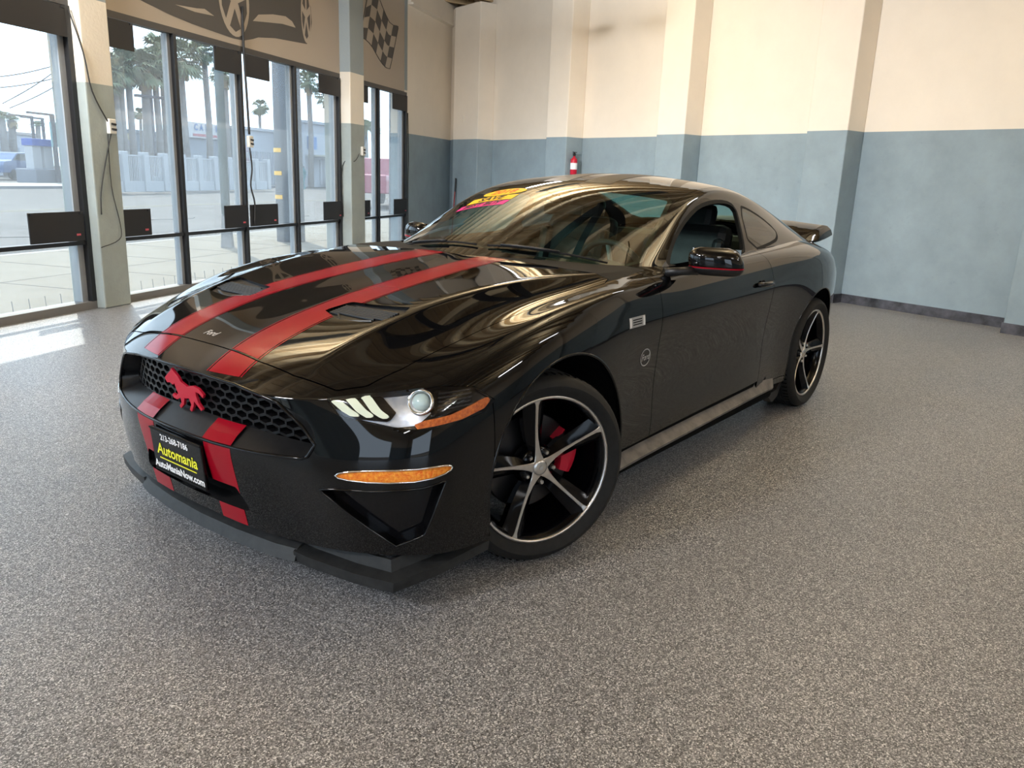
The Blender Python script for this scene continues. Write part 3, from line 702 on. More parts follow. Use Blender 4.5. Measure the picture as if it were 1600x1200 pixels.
# floor pan and skirts
MB().box((-1.35, 0, .235), (3.9, 1.40, .03)).build('floor_pan', under, car, bevel=.01)
for sg in (1, -1):
    sec = []
    for x, yi, yo, dz in ((-.405, .925, .945, -.012), (-.46, .895, .950, -.006), (-.60, .893, .952, 0), (-1.2, .893, .950, .008), (-1.80, .893, .946, .014), (-1.93, .910, .946, .014), (-2.07, .934, .944, .012)):
        sec.append([(x, yi, .285 + dz), (x, yo, .234 + dz), (x, yo - .004, .222 + dz), (x, yi - .012, .225 + dz)])
    ribbon('side_skirt', sec, skirtm, car, sg)
    m = MB(); m.box((-1.30, .850 * sg, .235), (1.72, .12, .14)).build('sill', under, car, bevel=.02)  # inner box put in to block light behind the skirt
    MB().prism([(-2.28, .10), (-2.36, .125), (-2.42, .21), (-2.40, .215), (-2.33, .17), (-2.20, .165), (-2.20, .15)], .05, (0, .85 * sg + (.025 if sg > 0 else -.0), 0) if sg > 0 else (0, -.825, 0), (Vector((1, 0, 0)), Z3, Vector((0, -1, 0)))).build('skirt_winglet', satin, car, bevel=.003)
# --- front splitter: centre lip and stepped end wings
sec = []
for y, x in ((-.46, .785), (-.38, .806), (-.2, .828), (0, .836), (.2, .828), (.38, .806), (.46, .785)):
    sec.append([(x - .16, y, .150), (x - .055, y, .172), (x - .012, y * 1.01, .150), (x + .004, y * 1.02, .112), (x - .03, y, .108), (x - .16, y, .125)])
lipo = ribbon('front_splitter', sec, lipm, car)
for sg in (1, -1):
    sec = []
    for x, y, dx, dy, h in ((.785, .46, -1, -.25, .150), (.772, .52, -1, -.45, .142), (.730, .68, -.8, -.55, .128), (.690, .815, -.55, -.75, .128), (.55, .868, -.22, -.97, .150), (.36, .915, -.15, -.97, .185)):
        d = Vector((dx, dy, 0)).normalized(); o = Vector((x, y, 0)); zb = h - .028
        pts = [o + d * .15 + Z3 * (h - .005), o + d * .07 + Z3 * (h + .045), o + d * .055 + Z3 * (h + .045), o + d * .045 + Z3 * (h + .008), o + Z3 * (h - .004), o + d * .005 + Z3 * (zb - .012), o + d * .15 + Z3 * zb]
        sec.append([tuple(p) for p in pts])
    ribbon('splitter_wing', sec, lipm, lipo, sg)
# fascia below the bumper skin joining the splitter
# --- lower intake, fog pockets
center('lower_intake', (low[0] - low[1] * .055, low[1], low[2]), under)
lw = thick(low, .056, skip_center=True); lw = compact(lw[0], lw[1], lw[2][len(low[2]):])
for P in (lw, mir(lw)): mesh_obj('intake_wall', P[0], P[2], satin, car, N=P[1])
for o in both('fog_pocket', (fog[0] - fog[1] * .035, fog[1], fog[2]), gloss, car): pass
fr = thick(fog, .036)
for P in (fr, mir(fr)):
    nb = len(fog[2]); Q = compact(P[0], P[1], P[2][nb:]); mesh_obj('pocket_wall', Q[0], Q[2], paint, car, N=Q[1])
def slab(mu, y0, y1, z0, z1, off, name, mat, par):
    return None
for sg in (1, -1):
    loop = []
    for u_, z_ in ease(fogp + [fogp[0]], 60)[:-1]:
        h = tree_b.ray_cast(Vector((-.2, 0, z_)), Vector((math.cos(u_), math.sin(u_) * sg, 0))); loop.append(h[0] + Vector((0, 0, 0)))
    MB().tube(loop, .0035, 6, closed=True).build('pocket_edge', paint, car, smooth=True)
# --- head lamps
def shrink(P, f, d): return clip(P, lambda V: f(V) + d)
hf = inpoly(hlp, wrap)
def lamp_side(P, sg, par_):
    Q = P if sg > 0 else mir(P); return Q
hs = {}
for sg in (1, -1):
    L = headl if sg > 0 else mir(headl)
    house = (L[0] - L[1] * .045, L[1], L[2])
    ho = mesh_obj('headlight', house[0], house[2], pmat('lamp bowl', (.010, .010, .012), .18, coat=.5), car, N=house[1]) if sg > 0 else mesh_obj('headlight', house[0], house[2], bpy.data.materials['lamp bowl'], car, N=house[1])
    hs[sg] = ho
    W_ = thick(L, .046); Q = compact(W_[0], W_[1], W_[2][len(L[2]):]); mesh_obj('lamp_rim', Q[0], Q[2], satin, ho, N=Q[1])
    mesh_obj('lens', (L[0] - L[1] * .0005), L[2], lens, ho, N=L[1])
us = lambda x, y: math.atan2(y, x + .2)
U0, U1 = us(.742, .586), us(.362, .921)
def uz(t, z): return (U0 + (U1 - U0) * t, z)
def lamp_piece(name, poly, depth, th, mat, smooth=0):
    pl_ = smooth_poly(poly, smooth) if smooth else poly
    P = clip(headl, inpoly(pl_, wrap))
    for sg in (1, -1):
        Q = P if sg > 0 else mir(P); Q = (Q[0] - Q[1] * depth, Q[1], Q[2]); Q = thick(Q, th); mesh_obj(name, Q[0], Q[2], mat, hs[sg], N=Q[1])
# chrome bowl around the projector, three slanted bars, amber side strip, dark finned part
chr_b = noisy('lamp reflector', (.50, .56, .64), (.80, .86, .95), 22, .22, .3, .004, metal=.6)
lamp_piece('reflector', [uz(.0, .664), uz(.33, .698), uz(.60, .705), uz(.60, .640), uz(.52, .606), uz(.40, .598), uz(.10, .620)], .028, .006, chr_b)
lamp_piece('finned_reflector', [uz(.62, .704), uz(.92, .694), uz(.99, .655), uz(.9, .650), uz(.62, .628)], .020, .006, gloss)
lamp_piece('bar_backing', [uz(.01, .668), uz(.30, .694), uz(.40, .640), uz(.36, .612), uz(.10, .614), uz(.02, .640)], .020, .004, gloss)
for k in range(3):
    t0 = .022 + .086 * k; zt = .6635 + .0095 * k
    lamp_piece('light_bar', [uz(t0, zt - .003), uz(t0 + .012, zt), uz(t0 + .052, zt + .005), uz(t0 + .122, .642 + .001 * k), uz(t0 + .165, .630), uz(t0 + .172, .622), uz(t0 + .125, .620), uz(t0 + .070, .634 + .001 * k)], .010, .008, drl)
lamp_piece('side_reflector', [uz(.50, .606), uz(.56, .618), uz(.72, .630), uz(.88, .655), uz(.955, .667), uz(.975, .655), uz(.93, .634), uz(.78, .612), uz(.60, .600), uz(.52, .594)], .006, .01, amber)
for k in range(5):
    z_ = .645 + .011 * k
    lamp_piece('reflector_fin', [uz(.635, z_), uz(.86, z_ + .006), uz(.86, z_ + .010), uz(.635, z_ + .004)], .012, .006, satin)
for sg in (1, -1):
    h = tree_b.ray_cast(Vector((-.2, .0, .672)), Vector((math.cos(U0 + (U1 - U0) * .535), sg * math.sin(U0 + (U1 - U0) * .535), 0)))
    p, nn = h[0], h[1]
    if nn.dot(p - Vector((-.2, 0, .672))) < 0: nn = -nn
    zax = (nn + Vector((.5, 0, 0))).normalized(); xa = zax.cross(Z3).normalized(); ya = xa.cross(zax)
    MB().lathe([(.041, -.03), (.041, -.004), (.036, .0), (.031, -.004), (.029, -.02)], p - nn * .016, (xa, ya, zax), 28).build('projector_ring', chrome, hs[sg], smooth=True)
    MB().lathe([(.030, -.018), (.026, -.006), (.018, .002), (.009, .006), (.0005, .007)], p - nn * .016, (xa, ya, zax), 24).build('projector_lens', pmat('projector glass', (.62, .78, .74), .05, coat=1), hs[sg], smooth=True)
# --- turn lamps
for sg in (1, -1):
    L = turn if sg > 0 else mir(turn)
    t_ = mesh_obj('turn_signal', *(lambda Q: (Q[0], Q[2]))(thick((L[0] - L[1] * .004, L[1], L[2]), .02)), amber2, car, smooth=True)
    pts = []
    for a, b in boundary(L[2]): pass
    loop = smooth_poly([(u_, z_) for u_, z_ in turnp], 0); rim = []
    for u_, z_ in loop:
        h = tree_b.ray_cast(Vector((-.2, 0, z_)), Vector((math.cos(u_), math.sin(u_) * sg, 0)))[0]; rim.append(h)
    MB().tube(rim, .0028, 6, closed=True).build('lamp_bezel', chrome, t_, smooth=True)
# ---------------------------------------------------------------- greenhouse
wsp = [(-.585, -.2), (-.590, .25), (-.665, .52), (-.80, .672), (-.885, .712), (-1.03, .675), (-1.19, .640), (-1.35, .595), (-1.385, .565), (-1.37, .45), (-1.335, .25), (-1.325, -.2)]
blp = [(-2.36, -.2), (-2.365, .30), (-2.40, .485), (-2.44, .515), (-2.70, .520), (-2.95, .53), (-3.03, .50), (-3.09, .3), (-3.10, -.2)]
dwp = smooth_poly([(-.99, .955), (-1.10, 1.030), (-1.20, 1.092), (-1.345, 1.160), (-1.50, 1.208), (-1.66, 1.228), (-1.83, 1.228), (-1.925, 1.205), (-1.90, 1.14), (-1.85, 1.047), (-1.80, .988), (-1.4, .972)], 1)
qwp = smooth_poly([(-2.00, 1.206), (-2.10, 1.192), (-2.275, 1.140), (-2.385, 1.080), (-2.36, 1.052), (-2.28, 1.030), (-1.90, .995)], 1)
sidef = lambda poly, off=0: (lambda V: sdf_poly(poly)(side(V)) - off + (V[:, 1] < .57) * 9)
H_ = clip(ghalf, lambda V: .60 - np.abs(V[:, 0]) + (V[:, 0] > -.5) * 9 if False else -(V[:, 2] - .90))
ws, r0 = split(H_, lambda V: sdf_poly(wsp)(top(V)) + (V[:, 2] < .92) * 9)
bl, r0 = split(r0, lambda V: sdf_poly(blp)(top(V)) + (V[:, 0] > -2) * 9)
seals, r0 = split(r0, lambda V: np.minimum(sidef(dwp, .017)(V), sidef(qwp, .014)(V)) if True else 0)
seals = clip(seals, lambda V: V[:, 0] * 0 - 1)
bpil, r0 = split(r0, lambda V: sdf_poly([(-1.90, 1.235), (-2.03, 1.222), (-1.93, .975), (-1.78, .972)])(side(V)) + (V[:, 1] < .57) * 9)
dw = clip(seals, sidef(dwp)); seal2 = clip(seals, lambda V: -sidef(dwp)(V)); qw, seal2 = split(seal2, sidef(qwp))
mirtri, r0 = split(r0, lambda V: sdf_poly([(-.88, .93), (-.93, .94), (-1.06, .945), (-1.06, .99), (-1.0, .985), (-.93, .955)])(side(V)) + (V[:, 1] < .6) * 9)
roof_f = lambda V: V[:, 1] - np.interp(V[:, 0], [-3.2, -2.4, -1.9, -1.4, -1.2], [.50, .545, .585, .608, .608]) + (V[:, 0] > -1.25) * 9
roof, pil = split(r0, roof_f, .0012)
roof_o = center('roof', roof, paint, **K)
for o in both('roof_pillar', pil, paint, car, **K): pass
both('window_seal', seal2, matte, car, depth=.02)
both('door_pillar', bpil, gloss, car, depth=.012)
both('mirror_base', mirtri, satin, car, depth=.012)
ws_in = clip(ws, lambda V: sdf_poly(wsp)(top(V)) + .022)
band = clip(ws, lambda V: -(sdf_poly(wsp)(top(V)) + .022))
def glass(name, P, mat, t=.004):
    Q = weld_mirror(P) if name in ('windscreen', 'rear_window') else P
    R2 = (Q[0] - Q[1] * t, -Q[1], [f[::-1] for f in Q[2]])
    return mesh_obj(name, Q[0], Q[2], mat, car, N=Q[1])
wso = glass('windscreen', ws, glass_ws)
Q = weld_mirror((band[0] - band[1] * .006, band[1], band[2])); mesh_obj('windscreen_border', Q[0], Q[2], matte, wso, N=Q[1])
glass('rear_window', bl, glass_ws)
glass('quarter_window', qw, glass_t); glass('quarter_window', mir(qw), glass_t)
glass('door_window', mir(dw), glass_ws)        # passenger side is wound up; the driver's side is wound down
ch = clip(roof, lambda V: np.maximum(V[:, 0] + 1.40, -V[:, 0] - 2.35)); stripe(ch, roof_o, pins=False)
for o in roof_o.children: o.data.materials[0] = pmat('roof stripe black', (.012, .010, .010), .35)
# inner headliner and pillars so that the cabin is dark
hl = clip(merge(roof, pil, bpil), lambda V: -(V[:, 2] - .95)); Q = weld_mirror((hl[0] - hl[1] * .022, -hl[1], [f[::-1] for f in hl[2]])); mesh_obj('headliner', Q[0], Q[2], pmat('headliner cloth', (.02, .02, .02), .9), car, N=Q[1])
# ---------------------------------------------------------------- cabin
lea = noisy('black leather', (.010, .010, .011), (.018, .018, .019), 30, .5)
dashm = noisy('dash plastic', (.008, .009, .012), (.014, .015, .018), 40, .5)
MB().box((-1.75, 0, .30), (2.5, 1.55, .04)).build('cabin_floor', under, car)
for sg in (1, -1): MB().box((-1.65, .80 * sg, .62), (2.0, .03, .62)).build('door_trim', lea, car, bevel=.01)
m = MB(); sec = []
for y in np.linspace(-.74, .74, 13):
    k = 1 - .12 * (abs(y) / .74) ** 3; hump = .035 * math.exp(-((y - .37) / .2) ** 2)
    sec.append([(-.64 - .12 * (abs(y) / .74) ** 2, y, .925), (-.85, y, .945 + hump * .3), (-1.02, y, .935 + hump), (-1.10, y, .90 + hump), (-1.09, y, .80), (-1.16, y, .70), (-1.10, y, .55), (-.70, y, .55)])
ribbon('dashboard', sec, dashm, car)
MB().box((-1.55, 0, .50), (1.0, .24, .30)).build('centre_console', dashm, car, bevel=.03)
def seat(x, y, par):
    m = MB().box((x, y, .52), (.52, .50, .14)); cu = m.build('seat_cushion', lea, par, bevel=.05)
    ax = (Vector((.97, 0, .24)), Vector((0, 1, 0)), Vector((-.24, 0, .97)))
    MB().box((x - .30, y, .82), (.13, .48, .58), ax).build('seat_back', lea, par, bevel=.055)
    for s_ in (1, -1): MB().box((x - .25, y + .21 * s_, .80), (.16, .07, .46), ax).build('seat_bolster', lea, par, bevel=.03)
    MB().box((x - .385, y, 1.135), (.10, .24, .16), ax).build('headrest', lea, par, bevel=.04)
    for s_ in (1, -1): MB().tube([(x - .375, y + .05 * s_, 1.02), (x - .385, y + .05 * s_, 1.10)], .006, 8).build('headrest_post', chrome, par)
for y in (.37, -.37):
    e = empty('front_seat', (0, 0, 0)); e.parent = car; seat(-1.72, y, e)
e = empty('rear_seat', (0, 0, 0)); e.parent = car
MB().box((-2.35, 0, .52), (.45, 1.15, .16)).build('seat_cushion', lea, e, bevel=.05)
MB().box((-2.62, 0, .78), (.14, 1.15, .48), (Vector((.93, 0, .36)), Vector((0, 1, 0)), Vector((-.36, 0, .93)))).build('seat_back', lea, e, bevel=.05)
MB().box((-2.95, 0, .985), (.62, 1.25, .02)).build('parcel_shelf', dashm, car)
wc = Vector((-1.22, .37, .86)); wax = Vector((-.93, 0, .36)).normalized(); wx = Vector((0, 1, 0)); wy = wax.cross(wx)
e = MB().tube([wc + (wx * math.cos(a) + wy * math.sin(a)) * .185 for a in np.linspace(0, 2 * math.pi, 33)[:-1]], .015, 10, closed=True).build('steering_wheel', lea, car, smooth=True)
MB().lathe([(.001, .02), (.06, .018), (.075, 0), (.075, -.03)], wc - wax * .0, (wx, wy, wax), 20).build('steering_hub', lea, e, smooth=True)
for a in (0, math.pi, -math.pi / 2):
    MB().tube([wc + (wx * math.cos(a) + wy * math.sin(a)) * .06, wc + (wx * math.cos(a) + wy * math.sin(a)) * .18], .011, 8).build('steering_spoke', silver, e)
MB().tube([(-1.10, .37, .80), tuple(wc - wax * .03)], .03, 10).build('steering_column', dashm, e)
MB().box((-1.30, 0, 1.165), (.02, .24, .06)).build('rear_view_mirror', gloss, car, bevel=.012)
MB().tube([(-1.30, 0, 1.175), (-1.255, 0, 1.235)], .008, 8).build('mirror_stalk', matte, car)
# ---------------------------------------------------------------- wipers, cowl
for (a, b, c_) in (((-.60, .08, .968), 0, (-.765, .61, .965)), ((-.665, -.50, .962), 0, (-.595, .02, .992))):
    def onw(p, up=.012):
        h = tree_g.ray_cast(Vector((p[0], p[1], 2)), Vector((0, 0, -1))); return h[0] + h[1] * up
    L = [onw(Vector(a).lerp(Vector(c_), t) + Vector((.012 * math.sin(t * 3.1), 0, 0)), .010) for t in np.linspace(0, 1, 9)]
    wpr = MB().tube(L, .0045, 6).build('wiper', matte, car, smooth=True)
    MB().tube([p + Z3 * .006 + Vector((.006, 0, 0)) for p in L[1:6]], .005, 6).build('wiper_arm', satin, wpr, smooth=True)
# ---------------------------------------------------------------- door mirrors
for sg in (1, -1):
    c_ = Vector((-.985 if sg > 0 else -1.20, (1.005 if sg > 0 else .955) * sg, 1.006 if sg > 0 else .985)); lat = Vector((-.09, .205 * sg, 0)).normalized(); fw = Vector((lat.y, -lat.x, 0)) * sg; 
    if fw.x < 0: fw = -fw
    def shell(z0, z1, sx=1.0, grow=0):
        V = []; F = []; nu, nv = 28, 10
        for j in range(nv + 1):
            zt = z0 + (z1 - z0) * j / nv; k = max(0, 1 - abs(zt / (.060 + grow)) ** 3.2) ** (1 / 2.4) if abs(zt) < .06 + grow else 0
            for i in range(nu):
                a = 2 * math.pi * i / nu; ca, sa = math.cos(a), math.sin(a)
                rx = (abs(ca) ** .75) * math.copysign(1, ca) * (.115 + grow) * (.35 + .65 * k) * (1 - .10 * (zt > 0) * zt / .06); ry = (abs(sa) ** .85) * math.copysign(1, sa) * (.062 + grow) * k * (1 if sa > 0 else .45)
                V.append(c_ + lat * (rx - .012 * zt / .06) + fw * ry + Z3 * zt)
        for j in range(nv):
            for i in range(nu): F.append((j * nu + i, j * nu + (i + 1) % nu, (j + 1) * nu + (i + 1) % nu, (j + 1) * nu + i))
        F += [tuple(range(nu))[::-1], tuple(nv * nu + i for i in range(nu))]
        if sg < 0: F = [f[::-1] for f in F]
        return V, F
    mo = MB().add(*shell(-.022, .0585)).build('door_mirror', paint, car, smooth=True)
    MB().add(*shell(-.0265, -.021, grow=.0012)).build('red_pinstripe', red, mo, smooth=True)
    MB().add(*shell(-.057, -.0262)).build('mirror_lower_shell', satin, mo, smooth=True)
    MB().box(c_ - fw * .029 + Z3 * .004, (.20, .004, .095), (lat, fw, Z3)).build('mirror_glass', chrome, mo)
    MB().tube([(-.845, .845, .955), (-.885, .90, .962), (-.94, .945, .968)] if sg > 0 else [(-1.06, -.80, .955), (-1.10, -.86, .958), (-1.16, -.91, .962)], [.020, .018, .022], 10).build('mirror_arm', satin, mo, smooth=True)
# ---------------------------------------------------------------- door handles, spoiler
for sg in (1, -1):
    def sp(x, z, up=0):
        h = tree_b.ray_cast(Vector((x, 3 * sg, z)), Vector((0, -sg, 0))); return h[0] + Vector((0, sg * up, 0))
    ho = MB().tube([sp(-1.69, .842, .004), sp(-1.71, .843, .018), sp(-1.75, .843, .026), sp(-1.80, .842, .026), sp(-1.845, .841, .018), sp(-1.865, .840, .004)], [.011, .013, .013, .013, .014, .012], 10).build('door_handle', paint, car, smooth=True)
    MB().lathe([(.024, .0), (.024, .0015), (.001, .0015)], sp(-1.76, .838, .0005), (Vector((1.6, 0, 0)), Z3, Vector((0, sg, 0))), 20).build('handle_recess', matte, ho)
sec = []
for y, dx, t_ in ((-.665, -.10, .30), (-.658, -.05, .72), (-.632, -.02, 1), (-.58, 0, 1), (-.40, .012, 1), (0, .02, 1), (.40, .012, 1), (.58, 0, 1), (.632, -.02, 1), (.658, -.05, .72), (.665, -.10, .30)):
    cr_ = .030 * (1 - (y / .665) ** 2); L_ = [(-3.37, .958), (-3.365, .972), (-3.42, 1.005), (-3.50, 1.034), (-3.60, 1.056), (-3.67, 1.064), (-3.67, 1.045), (-3.55, 1.000), (-3.42, .962)]
    mx_, mz_ = -3.52, 1.0; sec.append([(mx_ + (x - mx_) * (.55 + .45 * t_) + dx, y, mz_ + (z - mz_) * t_ + cr_ * (.4 + .6 * (z - .96) / .08) - .012 * (1 - t_)) for x, z in L_])
spo = ribbon('rear_spoiler', sec, paint, car)
for sg in (1, -1): MB().prism([(-3.40, .93), (-3.62, .90), (-3.60, 1.01), (-3.42, .99)], .03, (0, .50 * sg, 0), (Vector((1, 0, 0)), Z3, Vector((0, -1, 0)))).build('spoiler_stand', paint, spo)
# ---------------------------------------------------------------- wheels
TH = np.radians
def make_wheel(kind, mat, th0):
    X, Y, Z = Vector((1, 0, 0)), Vector((0, 1, 0)), Vector((0, 0, 1)); ax = (X, Z, -Y) ; ax = (Z, X, Y)
    rimb = [(.2655, .040), (.2655, .034), (.250, .026), (.243, -.01), (.236, -.05), (.232, -.12), (.236, -.18), (.262, -.19), (.262, -.20), (.232, -.195), (.228, -.12), (.232, -.05), (.238, -.0)]
    w0 = MB().lathe(rimb, (0, 0, 0), ax, 72).build('wheel', wheelblk, car, smooth=True)
    w0.data.polygons.foreach_set('use_smooth', [True] * len(w0.data.polygons))
    MB().lathe([(.2675, .036), (.2680, .0415), (.2590, .0405), (.2570, .034)], (0, 0, 0), ax, 96).build('rim_lip', machined, w0, smooth=True)
    tp = [(.255, .030), (.268, .038), (.285, .052), (.305, .058), (.322, .050), (.333, .034), (.338, .018)]
    for g in (.0, -.045, -.090, -.135):
        tp += [(.340, g + .006 - .010), (.340, g - .016), (.333, g - .018), (.333, g - .026), (.340, g - .028)]
    tp += [(.338, -.168), (.333, -.184), (.322, -.198), (.305, -.205), (.285, -.20), (.262, -.19)]
    MB().lathe(tp, (0, 0, 0), ax, 96).build('tyre', rubber, w0, auto=math.radians(40))
    # tread blocks' cross cuts
    m = MB()
    for k in range(72):
        a = TH(5 * k); d = Vector((math.cos(a), 0, math.sin(a))); t = Vector((-math.sin(a), 0, math.cos(a)))
        for y0 in (.008, -.155): m.box(d * .3375 + Y * y0, (.006, .030, .008), (d, Y, t))
    m.build('tread_sipe', under, w0)['kind'] = 'stuff'
    m = MB()
    m.lathe([(.001, -.008), (.030, -.008), (.036, -.004), (.070, -.012), (.078, -.03), (.078, -.06)], (0, 0, 0), ax, 40); m.build('hub_face', wheelblk, w0, smooth=True)
    MB().lathe([(.0005, .012), (.020, .011), (.028, .007), (.031, -.002), (.032, -.01)], (0, 0, 0), ax, 32).build('centre_cap', machined, w0, smooth=True)
    MB().lathe([(.0005, .0), (.008, .0), (.008, -.002)], (0, .0135, 0), ax, 16).build('cap_emblem', silver, w0)
    for k in range(5):
        a = TH(th0 + 72 * k); d = Vector((math.cos(a), 0, math.sin(a))); t = Vector((-math.sin(a), 0, math.cos(a)))
        rs = [.024, .045, .07, .11, .16, .21, .240, .252, .262]; yt = [.004, .003, .002, .004, .012, .024, .032, .037, .038]
        wt = [.020, .0135, .0095, .0065, .0055, .0055, .0065, .010, .016]; wb = [.026, .026, .028, .033, .038, .043, .047, .049, .050]; dp = [.02, .028, .035, .042, .045, .045, .045, .045, .045]
        sec = []
        for r, y, a1_, b1, dd in zip(rs, yt, wt, wb, dp):
            sec.append([tuple(d * r + t * a1_ + Y * (y - .0012)), tuple(d * r + t * b1 + Y * (y - .022)), tuple(d * r + t * b1 * .9 + Y * (y - dd - .01)), tuple(d * r - t * b1 * .9 + Y * (y - dd - .01)), tuple(d * r - t * b1 + Y * (y - .022)), tuple(d * r - t * a1_ + Y * (y - .0012))])
        s_ = ribbon('spoke', sec, wheelblk, w0)
        m = MB(); V = []; 
        for r, y, a1_ in zip(rs, yt, wt): V += [d * r + t * a1_ + Y * (y - .0012), d * r + t * a1_ * .85 + Y * (y + .0006), d * r - t * a1_ * .85 + Y * (y + .0006), d * r - t * a1_ + Y * (y - .0012)]
        m.add(V, [(i * 4 + j, i * 4 + j + 1, i * 4 + j + 5, i * 4 + j + 4) for i in range(len(rs) - 1) for j in range(3)]); m.build('machined_face', machined, s_)
        a = TH(th0 + 36 + 72 * k); d = Vector((math.cos(a), 0, math.sin(a)))
        MB().lathe([(.0005, .012), (.006, .011), (.0085, .007), (.0095, -.012)], d * .0572 + Y * -.002, ax, 6).build('lug_nut', machined, w0)
    MB().lathe([(.05, -.075), (.172, -.075), (.175, -.077), (.175, -.098), (.172, -.10), (.05, -.10)], (0, 0, 0), ax, 48).build('brake_disc', steel, w0, auto=math.radians(30))
    m = MB(); V = []
    sec = []
    for a in np.linspace(138, 200, 9):
        d = Vector((math.cos(TH(a)), 0, math.sin(TH(a)))); q = 1 - .12 * abs(a - 169) / 31
        sec.append([tuple(d * .115 + Y * -.055), tuple(d * .118 + Y * -.040), tuple(d * .15 + Y * -.034), tuple(d * (.185 * q + .005) + Y * -.044), tuple(d * (.19 * q + .005) + Y * -.11), tuple(d * .12 + Y * -.115)])
    ribbon('brake_caliper', sec, redm, w0)
    w0.matrix_world = mat; return w0
hy, steer_a = .8939, -.3764
Mf = Matrix.Translation((0, hy - .15, .34)) @ Matrix.Rotation(steer_a, 4, 'Z') @ Matrix.Translation((0, .15, 0))
make_wheel('f', Mf, 80)
make_wheel('r', Matrix.Translation((-2.72, .880, .34)), 106)
FL = Matrix.Rotation(math.pi, 4, 'Z')
make_wheel('f', Matrix.Translation((0, -(hy - .15), .34)) @ Matrix.Rotation(steer_a, 4, 'Z') @ Matrix.Translation((0, -.15, 0)) @ FL, 20)
make_wheel('r', Matrix.Translation((-2.72, -.880, .34)) @ FL, 50)
# ---------------------------------------------------------------- lettering and badges
def text_mesh(txt, size, align='CENTER', bold=0, shear=0, space=1):
    cu = bpy.data.curves.new('t', 'FONT'); cu.body = txt; cu.size = size; cu.align_x = align; cu.align_y = 'CENTER'; cu.offset = bold; cu.shear = shear; cu.resolution_u = 3; cu.space_character = space
    o = bpy.data.objects.new('t', cu); COL.objects.link(o); bpy.context.view_layer.update()
    me = bpy.data.meshes.new_from_object(o.evaluated_get(bpy.context.evaluated_depsgraph_get())); bpy.data.objects.remove(o); bpy.data.curves.remove(cu)
    V = [tuple(v.co[:2]) for v in me.vertices]; F = [tuple(p.vertices) for p in me.polygons]; bpy.data.meshes.remove(me); return V, F
def flat(name, VF, o, ux, uy, mat, par, off=0, th=0):
    nz = ux.cross(uy).normalized(); V = [o + ux * x + uy * y + nz * off for x, y in VF[0]]
    if th:
        n = len(V); V2 = [v - nz * th for v in V]; F = list(VF[1]) + [f[::-1] for f in [tuple(n + i for i in f) for f in VF[1]]]
        F += [(b, a, n + a, n + b) for a, b in boundary(VF[1])]; return mesh_obj(name, V + V2, F, mat, par)
    return mesh_obj(name, V, VF[1], mat, par)
def drape(name, VF, tree, o, ux, uy, d, mat, par, off=.001, N=False):
    """project a flat 2-D shape from frame (o, ux, uy) along d onto the surface"""
    V = []
    for x, y in VF[0]:
        p = o + ux * x + uy * y; h = tree.ray_cast(p - d * .6, d)
        nn = h[1] if h[0] else -d; 
        if nn.dot(d) > 0: nn = -nn
        V.append((h[0] if h[0] else p) + nn * off)
    return mesh_obj(name, V, VF[1], mat, par, smooth=True)
def grid_poly(poly, nx=14, ny=8):
    """2-D polygon as a fine clipped grid (for draping)"""
    p = np.array(poly); lo, hi = p.min(0), p.max(0); xs = np.linspace(lo[0], hi[0], nx); ys = np.linspace(lo[1], hi[1], ny)
    V = np.array([(x, y, 0) for y in ys for x in xs], float); F = [(j * nx + i, j * nx + i + 1, (j + 1) * nx + i + 1, (j + 1) * nx + i) for j in range(ny - 1) for i in range(nx - 1)]
    Q = clip((V, np.tile([0, 0, 1.], (len(V), 1)), F), lambda v: sdf_poly(poly)(v[:, :2])); return [tuple(v[:2]) for v in Q[0]], Q[2]
def ell(a, b, n=32): return [(a * math.cos(t), b * math.sin(t)) for t in np.linspace(0, 2 * math.pi, n + 1)[:-1]]
def ring(a, b, t, n=40):
    A = ell(a, b, n); B = ell(a - t, b - t, n); return A + B, [(i, (i + 1) % n, n + (i + 1) % n, n + i) for i in range(n)]
# number plate
pc = Vector((.893, 0, .373)); pu = Vector((0, 1, 0)); pv = Vector((.10, 0, 1)).normalized(); pn = pu.cross(pv)
pl = MB().box(pc - pn * .003, (.310, .158, .012), (pu, pv, pn)).build('number_plate', gloss, car, bevel=.003)
MB().box(pc - pn * .02, (.26, .10, .03), (pu, pv, pn)).build('plate_bracket', matte, pl)
for z0 in (-.076, .076): MB().box(pc + pv * z0 + pn * .004, (.310, .006, .003), (pu, pv, pn)).build('plate_frame', matte, pl)
flat('phone_number', text_mesh('213-268-7186', .030, bold=.0008), pc + pv * .053 - pu * .005, pu, pv, white_l, pl, .0045)
flat('dealer_name', text_mesh('Automania', .056, bold=.0014, shear=.15), pc + pv * .006, pu, pv, yellow_l, pl, .0045)
MB().box(pc - pv * .026 + pn * .0045, (.225, .004, .001), (pu, pv, pn)).build('underline', yellow_l, pl)
flat('web_address', text_mesh('AutoManiaNow.com', .036, bold=.0012), pc - pv * .054, pu, pv, white_l, pl, .0045)
